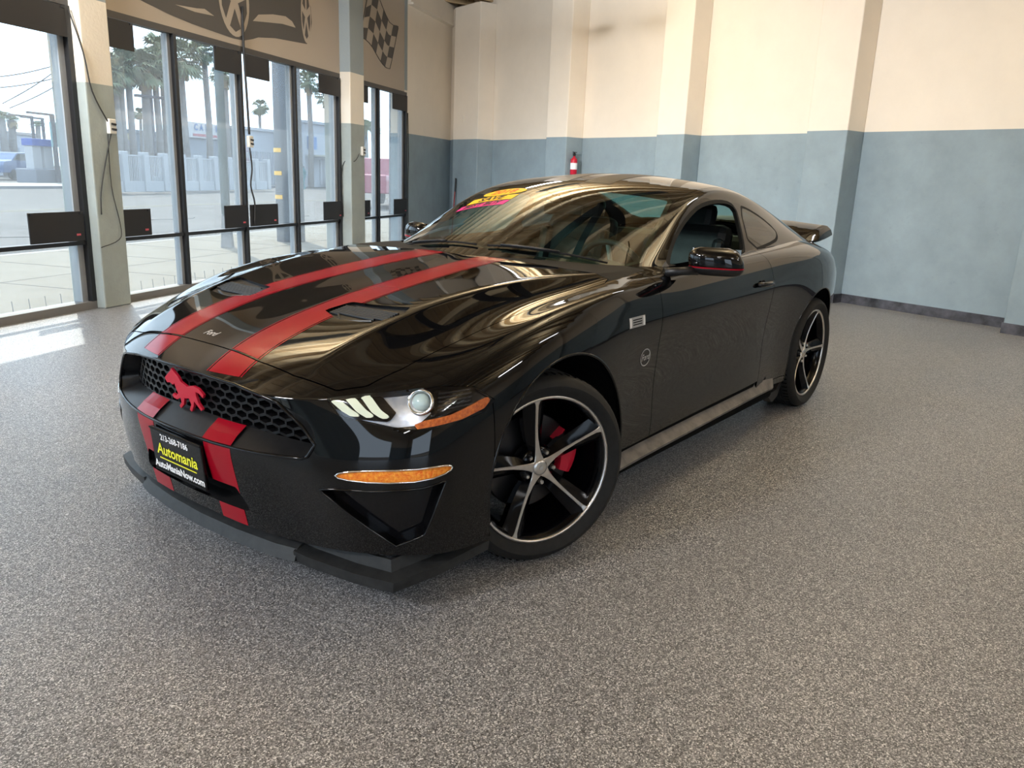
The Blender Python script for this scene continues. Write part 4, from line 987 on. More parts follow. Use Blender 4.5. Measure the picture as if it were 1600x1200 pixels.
# running horse emblem in the grille (facing the car's right side)
horse = [(-.66, .15), (-.62, .10), (-.52, .12), (-.42, .09), (-.37, .13), (-.34, .04), (-.30, -.04), (-.38, -.10), (-.47, -.07), (-.52, -.12), (-.48, -.16), (-.37, -.17), (-.24, -.11), (-.24, -.20), (-.33, -.27), (-.29, -.32), (-.16, -.22), (-.11, -.10), (.05, -.07), (.09, -.17), (.01, -.28), (.07, -.31), (.17, -.19), (.21, -.09), (.29, -.15), (.40, -.23), (.45, -.19), (.35, -.10), (.31, .02), (.32, .10), (.42, .09), (.53, .03), (.57, .09), (.44, .18), (.28, .20), (.05, .15), (-.13, .20), (-.20, .29), (-.32, .36), (-.38, .41), (-.43, .35), (-.54, .28), (-.66, .20)]
hc = Vector((.838, 0, .583)); sc_ = .185
MB().prism([(x * sc_, y * sc_ * 1.05) for x, y in horse], .010, hc, (pu, Vector((.12, 0, 1)).normalized(), Vector((1, 0, -.12)).normalized())).build('horse_emblem', redm, car, bevel=.0015)
# script badge on the hood
o = Vector((.722, -.038, .765)); drape('hood_lettering', text_mesh('Ford', .034, bold=.0010, shear=.35), tree_b, o + Z3 * .1, Vector((0, 1, 0)), Vector((-1, 0, 0)), Vector((0, 0, -1)), silver, hood_o)
# oval badge and five-letter plate on the fender
sx = Vector((-1, 0, 0)); o = Vector((-.588, 1.2, .641)); d = Vector((0, -1, 0))
b1 = drape('oval_badge', ring(.045, .036, .005), tree_b, o, sx, Z3, d, silver, fend[0], .0015)
drape('oval_lettering', text_mesh('Ford', .036, shear=.2, bold=.0008), tree_b, o, sx, Z3, d, silver, fend[0], .0015)
o = Vector((-.492, 1.2, .797))
bp_ = drape('fender_plate', grid_poly([(-.066, -.020), (.066, -.020), (.066, .020), (-.066, .020)], 8, 4), tree_b, o, sx, Z3, d, silver, fend[0], .0012)
for k in (-.009, 0, .009): drape('plate_line', grid_poly([(-.038, k - .0022), (.038, k - .0022), (.038, k + .0022), (-.038, k + .0022)], 4, 3), tree_b, o, sx, Z3, d, matte, bp_, .002)
for k in (-.056, .056): drape('plate_end', grid_poly([(k - .008, -.018), (k + .008, -.018), (k + .008, .018), (k - .008, .018)], 3, 3), tree_b, o, sx, Z3, d, white_l, bp_, .002)
# windscreen price stickers (laid on the glass, passenger side, read from outside)
wn_ = Vector((.37, 0, 1)).normalized(); wu = Vector((0, 1, 0)); wv_ = wu.cross(wn_) * 1; wv_ = Vector((-1, 0, .37)).normalized()
stick_y = pmat('yellow sticker', (.85, .50, .01), .5); stick_p = pmat('pink sticker', (.80, .02, .22), .5); stick_r = pmat('orange red print', (.75, .10, .01), .5); stick_k = pmat('black print', (.01, .01, .01), .5)
def stk(name, poly, c_, mat, txt, ts, tm, sh=0):
    q = drape(name, grid_poly(poly, 20, 8), tree_g, c_, wu, wv_, -wn_, mat, wso, .0015)
    drape(name + '_print', text_mesh(txt, ts, bold=.0022, shear=sh), tree_g, c_, wu, wv_, -wn_, tm, q, .0025)
stk('oval_sticker', ell(.150, .052), Vector((-1.225, -.335, 1.25)), stick_y, '2018', .085, stick_r)
stk('save_sticker', [(-.16, -.036), (.16, -.036), (.16, .036), (-.16, .036)], Vector((-1.135, -.35, 1.22)), stick_y, 'SAVE', .078, stick_k)
stk('best_buy_sticker', [(-.17, -.03), (.17, -.03), (.17, .03), (-.17, .03)], Vector((-1.062, -.36, 1.19)), stick_p, 'BEST BUY', .060, stick_k)
DM = {}
mural('mural_car_body', [(8.95, 2.83), (8.77, 2.79), (8.37, 2.74), (8.05, 2.715), (7.66, 2.70), (7.34, 2.69), (7.13, 2.70), (6.95, 2.745), (6.84, 2.78), (6.48, 2.83), (6.1, 2.855), (5.73, 2.88), (5.65, 2.97), (5.59, 3.16), (5.61, 3.35), (5.75, 3.55), (6.2, 3.75), (6.8, 3.86), (7.6, 3.88), (8.3, 3.80), (8.9, 3.6), (9.28, 3.35), (9.30, 3.0)], hd_d, w2, .001)
def ellp(cs, cz, a, b_, n=32): return [(cs + a * math.cos(t), cz + b_ * math.sin(t)) for t in np.linspace(0, 2 * math.pi, n + 1)[:-1]]
mural('mural_wheel', ellp(7.285, 3.10, .285, .385), hdm, w2, .002)
mural('mural_wheel', ellp(5.735, 3.22, .125, .33), hdm, w2, .002)
for k in range(5):
    a = math.radians(90 + 72 * k + 36); q = math.radians(26)
    mural('mural_wheel_opening', [(7.285 + .245 * r_ * math.cos(t), 3.10 + .335 * r_ * math.sin(t)) for r_, t in ((.28, a), (.95, a - q), (1.0, a), (.95, a + q))], hd_d, w2, .003)
    mural('mural_wheel_opening', [(5.735 + .105 * r_ * math.cos(t), 3.22 + .28 * r_ * math.sin(t)) for r_, t in ((.28, a), (.95, a - q), (1.0, a), (.95, a + q))], hd_d, w2, .003)
mural('mural_lamp', [(8.29, 2.85), (7.95, 2.88), (7.82, 2.90), (7.66, 2.86), (7.98, 2.84)], hdm, w2, .002)
mural('mural_lamp', [(6.94, 2.94), (6.82, 3.03), (6.51, 3.09), (6.23, 3.12), (6.08, 3.09), (6.0, 3.03), (6.31, 3.02), (6.71, 2.97)], hdm, w2, .002)
w3 = w1
mural('mural_flag_pole', [(4.395, 2.78), (4.375, 2.80), (3.90, 3.86), (3.94, 3.86)], hd_d, w3, .001)
def curve(pts, n):
    pts = [np.array(p) for p in pts]; L = [0]
    for a, b_ in zip(pts, pts[1:]): L.append(L[-1] + np.linalg.norm(b_ - a))
    return [np.array([np.interp(t, L, [p[i] for p in pts]) for i in (0, 1)]) for t in np.linspace(0, L[-1], n)]
n_ = 25
bo = curve([(4.17, 3.21), (3.99, 3.21), (3.82, 3.16), (3.55, 3.0), (3.34, 2.91), (3.15, 2.91)], n_); to = curve([(3.93, 3.80), (3.75, 3.90), (3.55, 3.88), (3.36, 3.72), (3.12, 3.57), (2.81, 3.60)], n_)
le = curve([(4.17, 3.21), (3.93, 3.80)], n_); ri = curve([(3.15, 2.91), (3.06, 3.07), (2.93, 3.35), (2.81, 3.60)], n_)
def coons(i, j):
    u, v = i / (n_ - 1), j / (n_ - 1)
    return (1 - v) * bo[i] + v * to[i] + (1 - u) * le[j] + u * ri[j] - ((1 - u) * (1 - v) * bo[0] + u * (1 - v) * bo[-1] + (1 - u) * v * to[0] + u * v * to[-1])
for a in range(6):
    for b_ in range(4):
        if (a + b_) % 2 == 0:
            I_ = [(4 * a + i, 6 * b_) for i in range(5)] + [(4 * a + 4, 6 * b_ + j) for j in range(1, 7)] + [(4 * a + 4 - i, 6 * b_ + 6) for i in range(1, 5)] + [(4 * a, 6 * b_ + 6 - j) for j in range(1, 6)]
            mural('mural_flag_check', [tuple(coons(i, j)) for i, j in I_], hd_d, w3, .0015)
loopf = [tuple(p) for p in bo] + [tuple(p) for p in ri] + [tuple(p) for p in to[::-1]]
for a, b_ in zip(loopf, loopf[1:]):
    if np.linalg.norm(np.array(a) - b_) > 1e-4:
        p, q = PW(*a, .003) - w3.location, PW(*b_, .003) - w3.location; t = (q - p).normalized(); MBx = None
MB().tube([PW(*a, .003) - w3.location for a in loopf[::3]], .006, 4).build('mural_flag_outline', hd_d, w3)
# black panels in the corners of the panes
flagm = pmat('black panel', (.012, .011, .012), .55); tagm = pmat('small red label', (.5, .08, .10), .5)
def panel(s0, s1, z0, z1, label, grp):
    o = empty('window_panel', tuple(PW((s0 + s1) / 2, z0)), label, 'panel', grp)
    c_ = PW((s0 + s1) / 2, (z0 + z1) / 2, .015) - o.location
    MB().box(c_, (s1 - s0, .012, z1 - z0), AXW).build('board', flagm, o, bevel=.002)
    for s_ in (s0 + .03, s1 - .03): MB().box(PW(s_, z1 - .012, .024) - o.location, (.03, .012, .018), AXW).build('clip', blk, o)
    if z1 < 1: MB().box(PW(s0 + .07, z0 + .055, .0225) - o.location, (.045, .003, .018), AXW).build('red_label', tagm, o)
LOWP = [(9.74, 10.32, 'low black rectangular panel left of the first grey window pillar'), (8.88, 9.32, 'low black rectangular panel just right of the first grey window pillar'), (7.24, 7.68, 'low black panel left of the middle mullion with the white box'), (6.58, 7.18, 'low black panel right of the middle mullion with the white box'), (4.86, 5.41, 'low black panel left of the second grey window pillar'), (3.93, 4.37, 'low black panel just right of the second grey window pillar'), (2.47, 3.02, 'low black panel at the far end of the windows beside the solid wall')]
for s0, s1, l in LOWP: panel(s0, s1, .625, .88, l, 'black panels along the middle rail of the windows')
UPP = [(9.72, 10.85, 'wide black panel hanging at the top of the first window'), (8.93, 9.32, 'upper black panel right of the first grey window pillar'), (7.24, 7.72, 'upper black panel left of the middle mullion under the car mural'), (6.66, 7.17, 'upper black panel right of the middle mullion under the car mural'), (4.90, 5.47, 'upper black panel left of the second grey window pillar'), (3.98, 4.38, 'upper black panel just right of the second pillar under the flag mural'), (2.48, 3.07, 'upper black panel at the far top corner of the last window')]
for s0, s1, l in UPP: panel(s0, s1, 2.315, 2.56, l, 'black panels along the top rail of the windows')
whitep = pmat('aged white plastic', (.62, .60, .54), .5)
def junction(s, z, into, label):
    o = empty('junction_box', tuple(PW(s, z, into)), label, 'box', 'white junction boxes on the window posts')
    MB().box(I1 * .02, (.085, .04, .13), AXW).build('housing', whitep, o, bevel=.008)
    for dz in (.022, -.022): MB().tube([I1 * .045 + D1 * .02 + Z3 * dz, I1 * .045 - D1 * .03 + Z3 * (dz - .004)], .009, 8).build('terminal', flagm, o)
junction(9.42, 1.62, .10, 'cream junction box with black terminals on the first grey window pillar')
junction(7.14, 1.60, .01, 'white junction box on the middle window mullion')
junction(4.50, 1.60, .16, 'white junction box on the second grey window pillar')
cabm = pmat('black cable', (.02, .02, .02), .6)
def cable(pts, r_, label, name='cable'):
    P_ = [PW(*p) for p in pts]; Q = []
    for i in range(len(P_) - 1):
        p0, p1, p2, p3 = P_[max(i - 1, 0)], P_[i], P_[i + 1], P_[min(i + 2, len(P_) - 1)]
        for t in (0, .25, .5, .75): Q.append(.5 * ((2 * p1) + (p2 - p0) * t + (2 * p0 - 5 * p1 + 4 * p2 - p3) * t * t + (3 * p1 - p0 - 3 * p2 + p3) * t ** 3))
    Q.append(P_[-1]); tag(MB().tube(Q, r_, 6).build(name, cabm, smooth=True), label, 'cable')
cable([(9.70, 2.55, .03), (9.66, 2.2, .11), (9.60, 1.9, .11), (9.46, 1.66, .12)], .006, 'black cable running down to the cream box on the first pillar')
cable([(9.43, 1.56, .12), (9.50, 1.35, .11), (9.60, 1.05, .11), (9.62, .85, .11)], .005, 'thin black cable hanging below the cream box on the first pillar')
cable([(9.46, 1.55, .11), (9.47, 1.1, .11), (9.40, .75, .11), (9.44, .62, .12), (9.66, .56, .11)], .004, 'grey wire looping round the foot of the first pillar')
cable([(7.16, 3.05, .02), (7.17, 2.6, .02), (7.155, 2.0, .025), (7.15, 1.68, .03)], .014, 'thick dark cable falling from the car mural to the middle mullion box', 'cable')
cable([(7.14, 1.53, .02), (7.11, 1.3, .02), (7.15, 1.1, .02), (7.10, .9, .03), (7.12, .65, .03)], .010, 'dark cable below the white box on the middle mullion')
cable([(4.60, 1.56, .17), (4.75, 1.45, .17), (4.86, 1.38, .03), (4.86, .66, .03)], .005, 'thin dark cable crossing the second grey window pillar')
cable([(2.44, 2.3, .012), (2.40, 1.6, .012), (2.42, 1.1, .012), (2.40, .3, .012)], .008, 'dark cable at the edge of the last window beside the solid wall')
# small spikes outside along the foot of the panes
m = MB()
for s_ in np.arange(4.95, 14.0, .17): m.tube([PW(s_, -.0, -.17), PW(s_ + .01, .15, -.17)], .004, 5)
tag(m.build('bird_spikes', pmat('dull spikes', (.25, .25, .25), .6)), 'row of thin upright spikes outside along the window sill', 'spikes', kind='stuff')
# fire extinguisher hung on the side of the first pilaster
fe = PB(3.905, 1.38, .22); ex = empty('fire_extinguisher', tuple(fe), 'red fire extinguisher with white label hanging on the first pilaster', 'fire extinguisher')
MB().lathe([(.001, 0), (.045, .002), (.055, .015), (.056, .22), (.050, .25), (.025, .275), (.018, .28), (.018, .31)], (0, 0, 0), n=24).build('cylinder', redm, ex, smooth=True)
MB().lathe([(.0568, .09), (.0568, .19)], (0, 0, 0), n=24).build('label_band', white_l, ex, smooth=True)
MB().lathe([(.022, .30), (.024, .33), (.012, .35)], (0, 0, 0), n=12).build('valve', blk, ex)
MB().box((.02, .02, .355), (.10, .02, .012)).box((.03, .02, .33), (.08, .018, .01)).build('handle', blk, ex)
MB().tube([(0, 0, .32), (-.05, -.03, .31), (-.075, -.045, .22), (-.065, -.04, .08)], .009, 8).build('hose', blk, ex, smooth=True)
MB().box(-D2 * .048 + Z3 * .15, (.02, .05, .20), AXB).build('wall_bracket', blk, ex)
# red pole leaning in the far corner
bp0 = PB(.66, 0, .47)
bs_ = empty('broom', tuple(bp0), 'dark red long-handled broom leaning in the far corner column', 'broom')
MB().tube([(0, 0, .10), tuple(I2 * -.06 + Z3 * 1.0)], .012, 8).build('handle', pmat('dark red handle', (.20, .02, .02), .5), bs_)
MB().tube([tuple(I2 * -.06 + Z3 * 1.0), tuple(I2 * -.075 + Z3 * 1.25)], .014, 8).build('grip', blk, bs_)
MB().box((0, 0, .05), (.30, .06, .10), AXB).build('brush_head', pmat('bristles', (.05, .05, .05), .8), bs_, bevel=.01)
for s_, z_, l in ((.80, 2.28, 'small cream switch plate low on the corner column'), (.0, 0, '')):
    if l: tag(MB().box(PB(.80, 2.34, .353), (.06, .008, .14), AXB).build('switch_plate', wall_m, bevel=.002), l, 'switch plate')
tag(MB().box(PB(1.304, 3.75, .20), (.008, .10, .16), AXB).build('switch_plate', wall_m, bevel=.002), 'cream switch plate high on the side of the corner column', 'switch plate')
# north and east walls (seen in reflections), with an open roll-up door
def wall_seg(name, p, q, holes, mat):
    d = (q - p); L = d.length; d.normalize(); nrm = Vector((d.y, -d.x, 0)); ax = (d, nrm, Z3); m = MB(); c_ = (CN + cE) / 2
    if (p - c_).dot(nrm) < 0: nrm = -nrm
    ax = (d, nrm, Z3); x0 = -.2
    for h0, h1, z0, z1 in holes + [(L + .2, L + .2, 0, 0)]:
        if h0 > x0: m.box(p + d * (x0 + h0) / 2 + nrm * .1 + Z3 * (HT + .2) / 2, (h0 - x0, .2, HT + .2), ax)
        if h1 > h0:
            m.box(p + d * (h0 + h1) / 2 + nrm * .1 + Z3 * (z1 + HT + .2) / 2, (h1 - h0, .2, HT + .2 - z1), ax)
            if z0 > 0: m.box(p + d * (h0 + h1) / 2 + nrm * .1 + Z3 * z0 / 2, (h1 - h0, .2, z0), ax)
        x0 = h1
    return st(m.build(name, mat)), ax
wn_o, axn = wall_seg('wall_north', cE, cD, [(1.2, 6.2, 0, 3.3)], wall_m)
we_o, axe = wall_seg('wall_east', cB, cE, [(3.0, 6.0, 0, 2.8)], wall_m)
# ceiling: boards on joists
wood = pmat('roof boards', (.5, .35, .18), .75); nt, b = nodes(wood)
g = nt.nodes.new('ShaderNodeTexCoord'); mp = nt.nodes.new('ShaderNodeMapping'); mp.inputs['Scale'].default_value = (1, 14, 14); nt.links.new(g.outputs['Object'], mp.inputs['Vector'])
n1_ = tex_noise(nt, 1.3, 6, .6, vec=mp.outputs[0]); oi = nt.nodes.new('ShaderNodeObjectInfo')
mx = nt.nodes.new('ShaderNodeMath'); mx.operation = 'MULTIPLY_ADD'; mx.inputs[1].default_value = .5; nt.links.new(oi.outputs['Random'], mx.inputs[0]); nt.links.new(n1_.outputs['Fac'], mx.inputs[2])
nt.links.new(ramp(nt, mx.outputs[0], [(.3, (.44, .31, .16)), (.65, (.60, .44, .245)), (1, (.70, .54, .32))]), b.inputs['Base Color'])
beamw = noisy('joist timber', (.42, .30, .17), (.55, .41, .24), 8, .75)
ce = empty('ceiling'); ce['kind'] = 'structure'
# boards run along the back wall direction, joists across
FP_ = [Vector((x, y, 0)) for x, y in fpoly]
def chord(p, d):
    """where the line p + t d crosses the room outline"""
    T = []
    for i in range(4):
        a_, b_ = FP_[i], FP_[(i + 1) % 4]; e = b_ - a_; D_ = d.x * e.y - d.y * e.x
        if abs(D_) < 1e-9: continue
        w_ = a_ - p; t = (w_.x * e.y - w_.y * e.x) / D_; u = (w_.x * d.y - w_.y * d.x) / D_
        if -1e-6 <= u <= 1 + 1e-6: T.append(t)
    return (min(T), max(T)) if len(T) > 1 and max(T) - min(T) > .1 else None
def unit_rows(name, d, nrm, step, width, h, z, mat):
    me = None
    for k in range(200):
        p = CN + nrm * (-8 + k * step); p.z = 0; c_ = chord(p, d)
        if c_ is None: continue
        if me is None: ob = MB().box((0, 0, 0), (1, width, h)).build(name, mat, ce); me = ob.data
        else: ob = bpy.data.objects.new(name, me); COL.objects.link(ob); ob.parent = ce
        q = p + d * (c_[0] + c_[1]) / 2; ob.location = (q.x, q.y, z + (k % 3) * .002); ob.scale = (c_[1] - c_[0], 1, 1); ob.rotation_euler = (0, 0, math.atan2(d.y, d.x))
unit_rows('roof_board', D2, I2, .265, .258, .03, HT + .26, wood)
unit_rows('joist', I2, D2, .61, .06, .24, HT + .12, beamw)
MB().prism([(p.x, p.y) for p in FP_], .08, (0, 0, HT + .30)).build('roof_slab', under, ce)
# dark braces under the joists above the car
stl = pmat('dark brace steel', (.012, .010, .009), .5)
tr_ = empty('roof_brace', (-3.4, -1.1, 4.2), 'dark A-shaped steel brace bolted under the ceiling joists above the car', 'brace')
def brace(nm, a_, b_, w_):
    a_, b_ = Vector(a_) - tr_.location, Vector(b_) - tr_.location; d = (b_ - a_).normalized(); MB().box((a_ + b_) / 2, ((b_ - a_).length, w_, .14), (d, Z3.cross(d), Z3)).build(nm, stl, tr_)
brace('main_bar', (-2.0, -1.15, 4.27), (-5.4, -1.48, 4.27), .17); brace('side_bar', (-2.25, -.55, 4.2), (-3.5, -1.38, 4.2), .11); brace('side_bar', (-3.5, -1.38, 4.2), (-2.6, -.30, 4.2), .10); brace('end_bar', (-.6, -.75, 4.27), (-2.0, -1.15, 4.27), .14); brace('end_bar', (-.9, -.2, 4.2), (-1.7, -1.05, 4.2), .10)
# fill lights added out of view to brighten walls, floor and ceiling
def fitting(x, y, e, label, down=True, up=190):
    o = empty('fill_strip', (x, y, HT - .75), label, 'fill light', 'added fill lights under the ceiling')
    MB().box((0, 0, .05), (1.3, .22, .07)).build('housing', whitep, o, bevel=.008)
    for dx in (-.5, .5): MB().tube([(dx, 0, .07), (dx, 0, .76)], .006, 6).build('hanger', stl, o)
    if down:
        ld = bpy.data.lights.new('strip', 'AREA'); ld.shape = 'RECTANGLE'; ld.size = 1.2; ld.size_y = .18; ld.energy = e; ld.color = (.98, .98, 1)
        l = bpy.data.objects.new('fill_tube', ld); COL.objects.link(l); l.parent = o; l.location = (0, 0, .01)
    lu = bpy.data.lights.new('fill_up', 'AREA'); lu.shape = 'RECTANGLE'; lu.size = 1.2; lu.size_y = .18; lu.energy = up; lu.color = (.88, .95, 1)
    l2 = bpy.data.objects.new('fill_tube', lu); COL.objects.link(l2); l2.parent = o; l2.location = (0, 0, .095); l2.rotation_euler = (math.pi, 0, 0)
LE = 30
SPOTS = [(4.6, .8, 1), (4.6, 4.2, 1), (7.6, 2.4, .8), (7.6, 5.8, .8), (1.0, 6.2, 1.2), (-2.6, 7.2, 1.6)]
for s_, k in ((5.4, .9), (11.0, .5), (15.0, .55)): p_ = PB(s_, 0, 2.6); SPOTS.append((p_.x, p_.y, k))
LL = ['beside the east door', 'over the camera side of the floor', 'near the east wall', 'in the north-east corner', 'by the open roll-up door', 'at the north end of the room', 'before the first pilaster', 'before the third pilaster', 'before the fifth pilaster']
for (x, y, k), l in zip(SPOTS, LL): fitting(x, y, LE * k, 'white strip-shaped fill light added under the wooden ceiling ' + l, up=60)
for x, y, l in ((-.6, -2.9, 'above the bonnet side'), (-5.2, -3.2, 'above the far rear of the car'), (-2.6, 1.4, 'above the near rear of the car')): fitting(x, y, 0, 'added upward-shining white fill light ' + l, False, 230)  # upward fill lights, added to brighten the boards mirrored in the car
def flood(s_, into, tgt, e, wh):  # unseen fill lights, added to brighten the back wall
    p = PW(s_, HT - .35, into); o = empty('fill_flood', tuple(p), 'white fill light added under the ceiling ' + wh, 'flood light', 'added fill lights beside the windows')
    dr = (tgt - p).normalized(); q = dr.to_track_quat('-Z', 'Y').to_matrix(); ax = (q.col[0], q.col[1], q.col[2])
    MB().box(-dr * .09, (1.0, .55, .10), ax).build('housing', whitep, o, bevel=.01); MB().tube([-dr * .12, Z3 * .36], .02, 8).build('stem', stl, o)
    ld = bpy.data.lights.new('flood', 'AREA'); ld.shape = 'RECTANGLE'; ld.size = .95; ld.size_y = .5; ld.spread = math.radians(85); ld.energy = e; ld.color = (.97, .98, 1)
    l = bpy.data.objects.new('lamp', ld); COL.objects.link(l); l.parent = o; l.rotation_euler = q.to_euler(); l.location = dr * .0
for s_, t_, wh in ((13.6, 3.0, 'beside the third window bay'), (16.0, 5.0, 'beside the fourth window bay'), (18.5, 8.0, 'beside the last window bay')): flood(s_, .9, PB(t_, 2.0, 0), FE, wh)
# ---------------------------------------------------------------- outside
GZ = -.12
def GP(u, v, z=GZ):
    d = CR @ Vector(((u - 800) / 1240.84, -(v - 600) / 1240.84, -1)); c_ = cam.matrix_world.translation; t = (z - c_.z) / d.z; return c_ + d * t
def HT_(u, v, p):
    d = CR @ Vector(((u - 800) / 1240.84, -(v - 600) / 1240.84, -1)); c_ = cam.matrix_world.translation; L = (Vector((p.x, p.y, 0)) - Vector((c_.x, c_.y, 0))).length; return c_.z + d.z * L / math.hypot(d.x, d.y)
def PO(s, o, z=GZ): return CN + D1 * s - I1 * o + Z3 * z
walkm = noisy('warm concrete', (.180, .163, .135), (.212, .193, .162), 3, .8, spec=0); streetm = noisy('worn asphalt', (.105, .100, .095), (.145, .138, .131), .9, .85, spec=0); kerbm = pmat('kerb', (0.084, 0.0882, 0.101), .8)  # concrete has its own warm tone, mottled at random
st(MB().box(PO(10, 40, -.29), (300, 260, .2), AXW).build('street', streetm))
st(MB().box(PO(5, 2.45, -.14), (80, 4.3, .14), AXW).build('sidewalk', walkm))
jm = pmat('dark joint', (.06, .055, .05), .9, spec=0); wj = bpy.data.objects['sidewalk']  # joints and tar seams have a dark colour of their own
for s_ in np.arange(-14, 24, 1.5): MB().box(PO(s_, 2.45, -.0695), (.02, 4.2, .002), AXW).build('paving_joint', jm, wj)
MB().box(PO(5, 2.4, -.0695), (60, .018, .002), AXW).build('paving_joint', jm, wj)
sl_ = bpy.data.objects['street']
for o_ in (10.5, 10.75): MB().box(PO(0, o_ + 4, GZ - .066), (120, .09, .004), AXW).build('lane_line', pmat('lane paint', (.22, .20, .15), .8, spec=0), sl_)
for q in range(14): MB().box(PO(-32 + q * 5, 20.5, GZ - .066), (2.2, .12, .004), AXW).build('lane_line', pmat('lane paint', (.22, .21, .2), .8, spec=0), sl_)
for q in range(9): MB().tube([PO(-12 + q * 3.6 + i * .55, 6.2 + q % 3 * 1.7 + .25 * math.sin(i * 1.7 + q), GZ - .068) for i in range(7)], .012, 4).build('tar_seam', jm, sl_)
m = MB()
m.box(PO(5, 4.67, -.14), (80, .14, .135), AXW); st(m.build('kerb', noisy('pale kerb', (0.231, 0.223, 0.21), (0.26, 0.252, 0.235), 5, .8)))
st(MB().box(PO(-5, 31.4, -.15), (160, 4.6, .18), AXW).build('far_sidewalk', noisy('far sidewalk', (0.21, 0.193, 0.168), (0.244, 0.227, 0.197), 2, .8)))
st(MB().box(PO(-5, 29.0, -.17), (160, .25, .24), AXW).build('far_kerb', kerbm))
st(MB().box((4, 14.2, -.12), (26, 9, .1)).build('yard_ground', walkm))
# canopy over the showroom windows
st(MB().box(PW(9, 2.82, -.38), (26, .56, .12), AXW).box(PW(9, 3.3, -.33), (26, .06, 1.2), AXW).build('window_canopy', pmat('canopy', (.35, .34, .33), .7)))
hz = lambda n, c, r=.7: pmat(n, c, r)
palm_g = noisy('palm green', (0.08, 0.11, 0.06), (0.13, 0.16, 0.09), 3, .7); palm_d = noisy('dry frond', (0.21, 0.16, 0.09), (0.25, 0.2, 0.125), 3, .8); trunk_m = noisy('palm trunk', (0.13, 0.125, 0.125), (0.18, 0.17, 0.165), 4, .8)
def palm(x, y, h, r_, cr, label, kind='fan', skirt=True, th=.16, group='palms beyond the street'):
    o = empty('palm_tree', (x, y, GZ), label, 'palm', group)
    rnd = random.Random(int(x * 31 + y * 7))
    MB().tube([(0, 0, 0), (rnd.uniform(-.15, .15), 0, h * .5), (rnd.uniform(-.1, .1), 0, h)], [th * 1.25, th, th * .9], 8).build('trunk', trunk_m, o, smooth=True)
    m = MB(); m2 = MB(); n = 46 if kind == 'fan' else 30
    for i in range(n):
        a = rnd.uniform(0, 2 * math.pi); el = rnd.uniform(-.75, 1.25) if kind == 'fan' else rnd.uniform(.1, 1.2)
        d = Vector((math.cos(a) * math.cos(el), math.sin(a) * math.cos(el), math.sin(el))); s_ = d.cross(Z3).normalized(); L = cr * rnd.uniform(.75, 1.05)
        base = Vector((0, 0, h))
        if kind == 'fan':
            p = base + d * L * .45; up = s_.cross(d)
            m.tube([base, p], .02, 4, caps=False)
            for j in range(9):
                q = (j - 4) / 4 * 1.15; e = (d * math.cos(q) + s_ * math.sin(q)); tip = p + e * L * .55 - Z3 * L * .12 * (1 + abs(q))
                w_ = (up * .02 + s_ * .05 * L); m.add([p, p + e * L * .28 + s_ * .05 * L * math.cos(q) - d * .05 * math.sin(q) * L, tip, p + e * L * .28 - s_ * .05 * L * math.cos(q) + d * .05 * math.sin(q) * L], [(0, 1, 2, 3)])
        else:
            pts = [base + d * L * t - Z3 * L * .55 * t * t for t in np.linspace(0, 1, 7)]
            m.tube(pts, [.03, .025, .02, .015, .012, .008, .004], 4, caps=False)
            for k, t in enumerate(np.linspace(.15, .98, 13)):
                c_ = base + d * L * t - Z3 * L * .55 * t * t; w_ = L * .26 * math.sin(.5 + 2.4 * t)
                for sg in (1, -1): m.add([c_, c_ + d * .06 * L + s_ * sg * w_ * .5, c_ + d * .12 * L + s_ * sg * w_ - Z3 * w_ * .35, c_ + d * .03 * L], [(0, 1, 2, 3)])
    cr_o = m.build('crown', palm_g, o); cr_o['kind'] = 'stuff'
    if skirt:
        for i in range(26):
            a = rnd.uniform(0, 2 * math.pi); z_ = h - rnd.uniform(0, .35 * cr); d = Vector((math.cos(a), math.sin(a), 0)); s_ = d.cross(Z3); L = cr * rnd.uniform(.3, .5)
            b0 = Vector((0, 0, z_)) + d * th; m2.add([b0 - s_ * .05, b0 + s_ * .05, b0 + d * .18 * L + s_ * .2 * L - Z3 * L, b0 + d * .18 * L - s_ * .2 * L - Z3 * L * .9], [(0, 1, 2, 3)])
        m2.build('dead_fronds', palm_d, o)['kind'] = 'stuff'
def palm_at(u, vb, vt, cr_px, label, dist_pt=None, **k):
    p = dist_pt or GP(u, vb); top_ = HT_(u, vt, p); c_ = cam.matrix_world.translation; D_ = (p - c_).length; palm(p.x, p.y, top_ - GZ, 0, cr_px * D_ / 1240, label, **k)
def far(u, vref): return GP(u, vref)
PL = [(179, 128, 30, 'leftmost tall palm of the cluster behind the white fence'), (191, 118, 30, 'second tall palm from the left in the cluster behind the white fence'), (203, 112, 32, 'third tall palm of the cluster, with a slim bare trunk'), (213, 105, 34, 'fourth tall palm of the cluster, crown under the upper black panel'), (241, 112, 38, 'stout shaggy palm in the middle of the cluster'), (254, 100, 34, 'palm right of the stout shaggy one'), (266, 82, 34, 'palm standing just left of the first slim mullion'), (296, 92, 40, 'shaggy palm just right of the first slim mullion'), (330, 82, 26, 'palm behind the grey sign post')]
for u, vt, cp_, l in PL: palm_at(u, 0, vt, cp_, l, far(u, 291.5 + (u - 179) * .004), th=.20 if u != 241 else .34)
palm_at(360, 0, 118, 26, 'palm beside the middle mullion behind the street', far(360, 290), th=.2)
palm_at(411, 0, 168, 16, 'small fan palm seen left of the big wooden pole', far(411, 289), th=.12)
palm_at(226, 0, 178, 12, 'little palm low between the tall trunks of the cluster', far(226, 289), th=.1)
palm_at(486, 0, 128, 24, 'tall slim palm right of the big wooden pole', far(486, 293), th=.2)
palm_at(512, 0, 150, 22, 'bushy palm left of the second window pillar', far(512, 292), th=.16)
palm_at(570, 0, 200, 34, 'date palm with long arching fronds seen in the last window', far(570, 294), kind='date', skirt=False, th=.28)
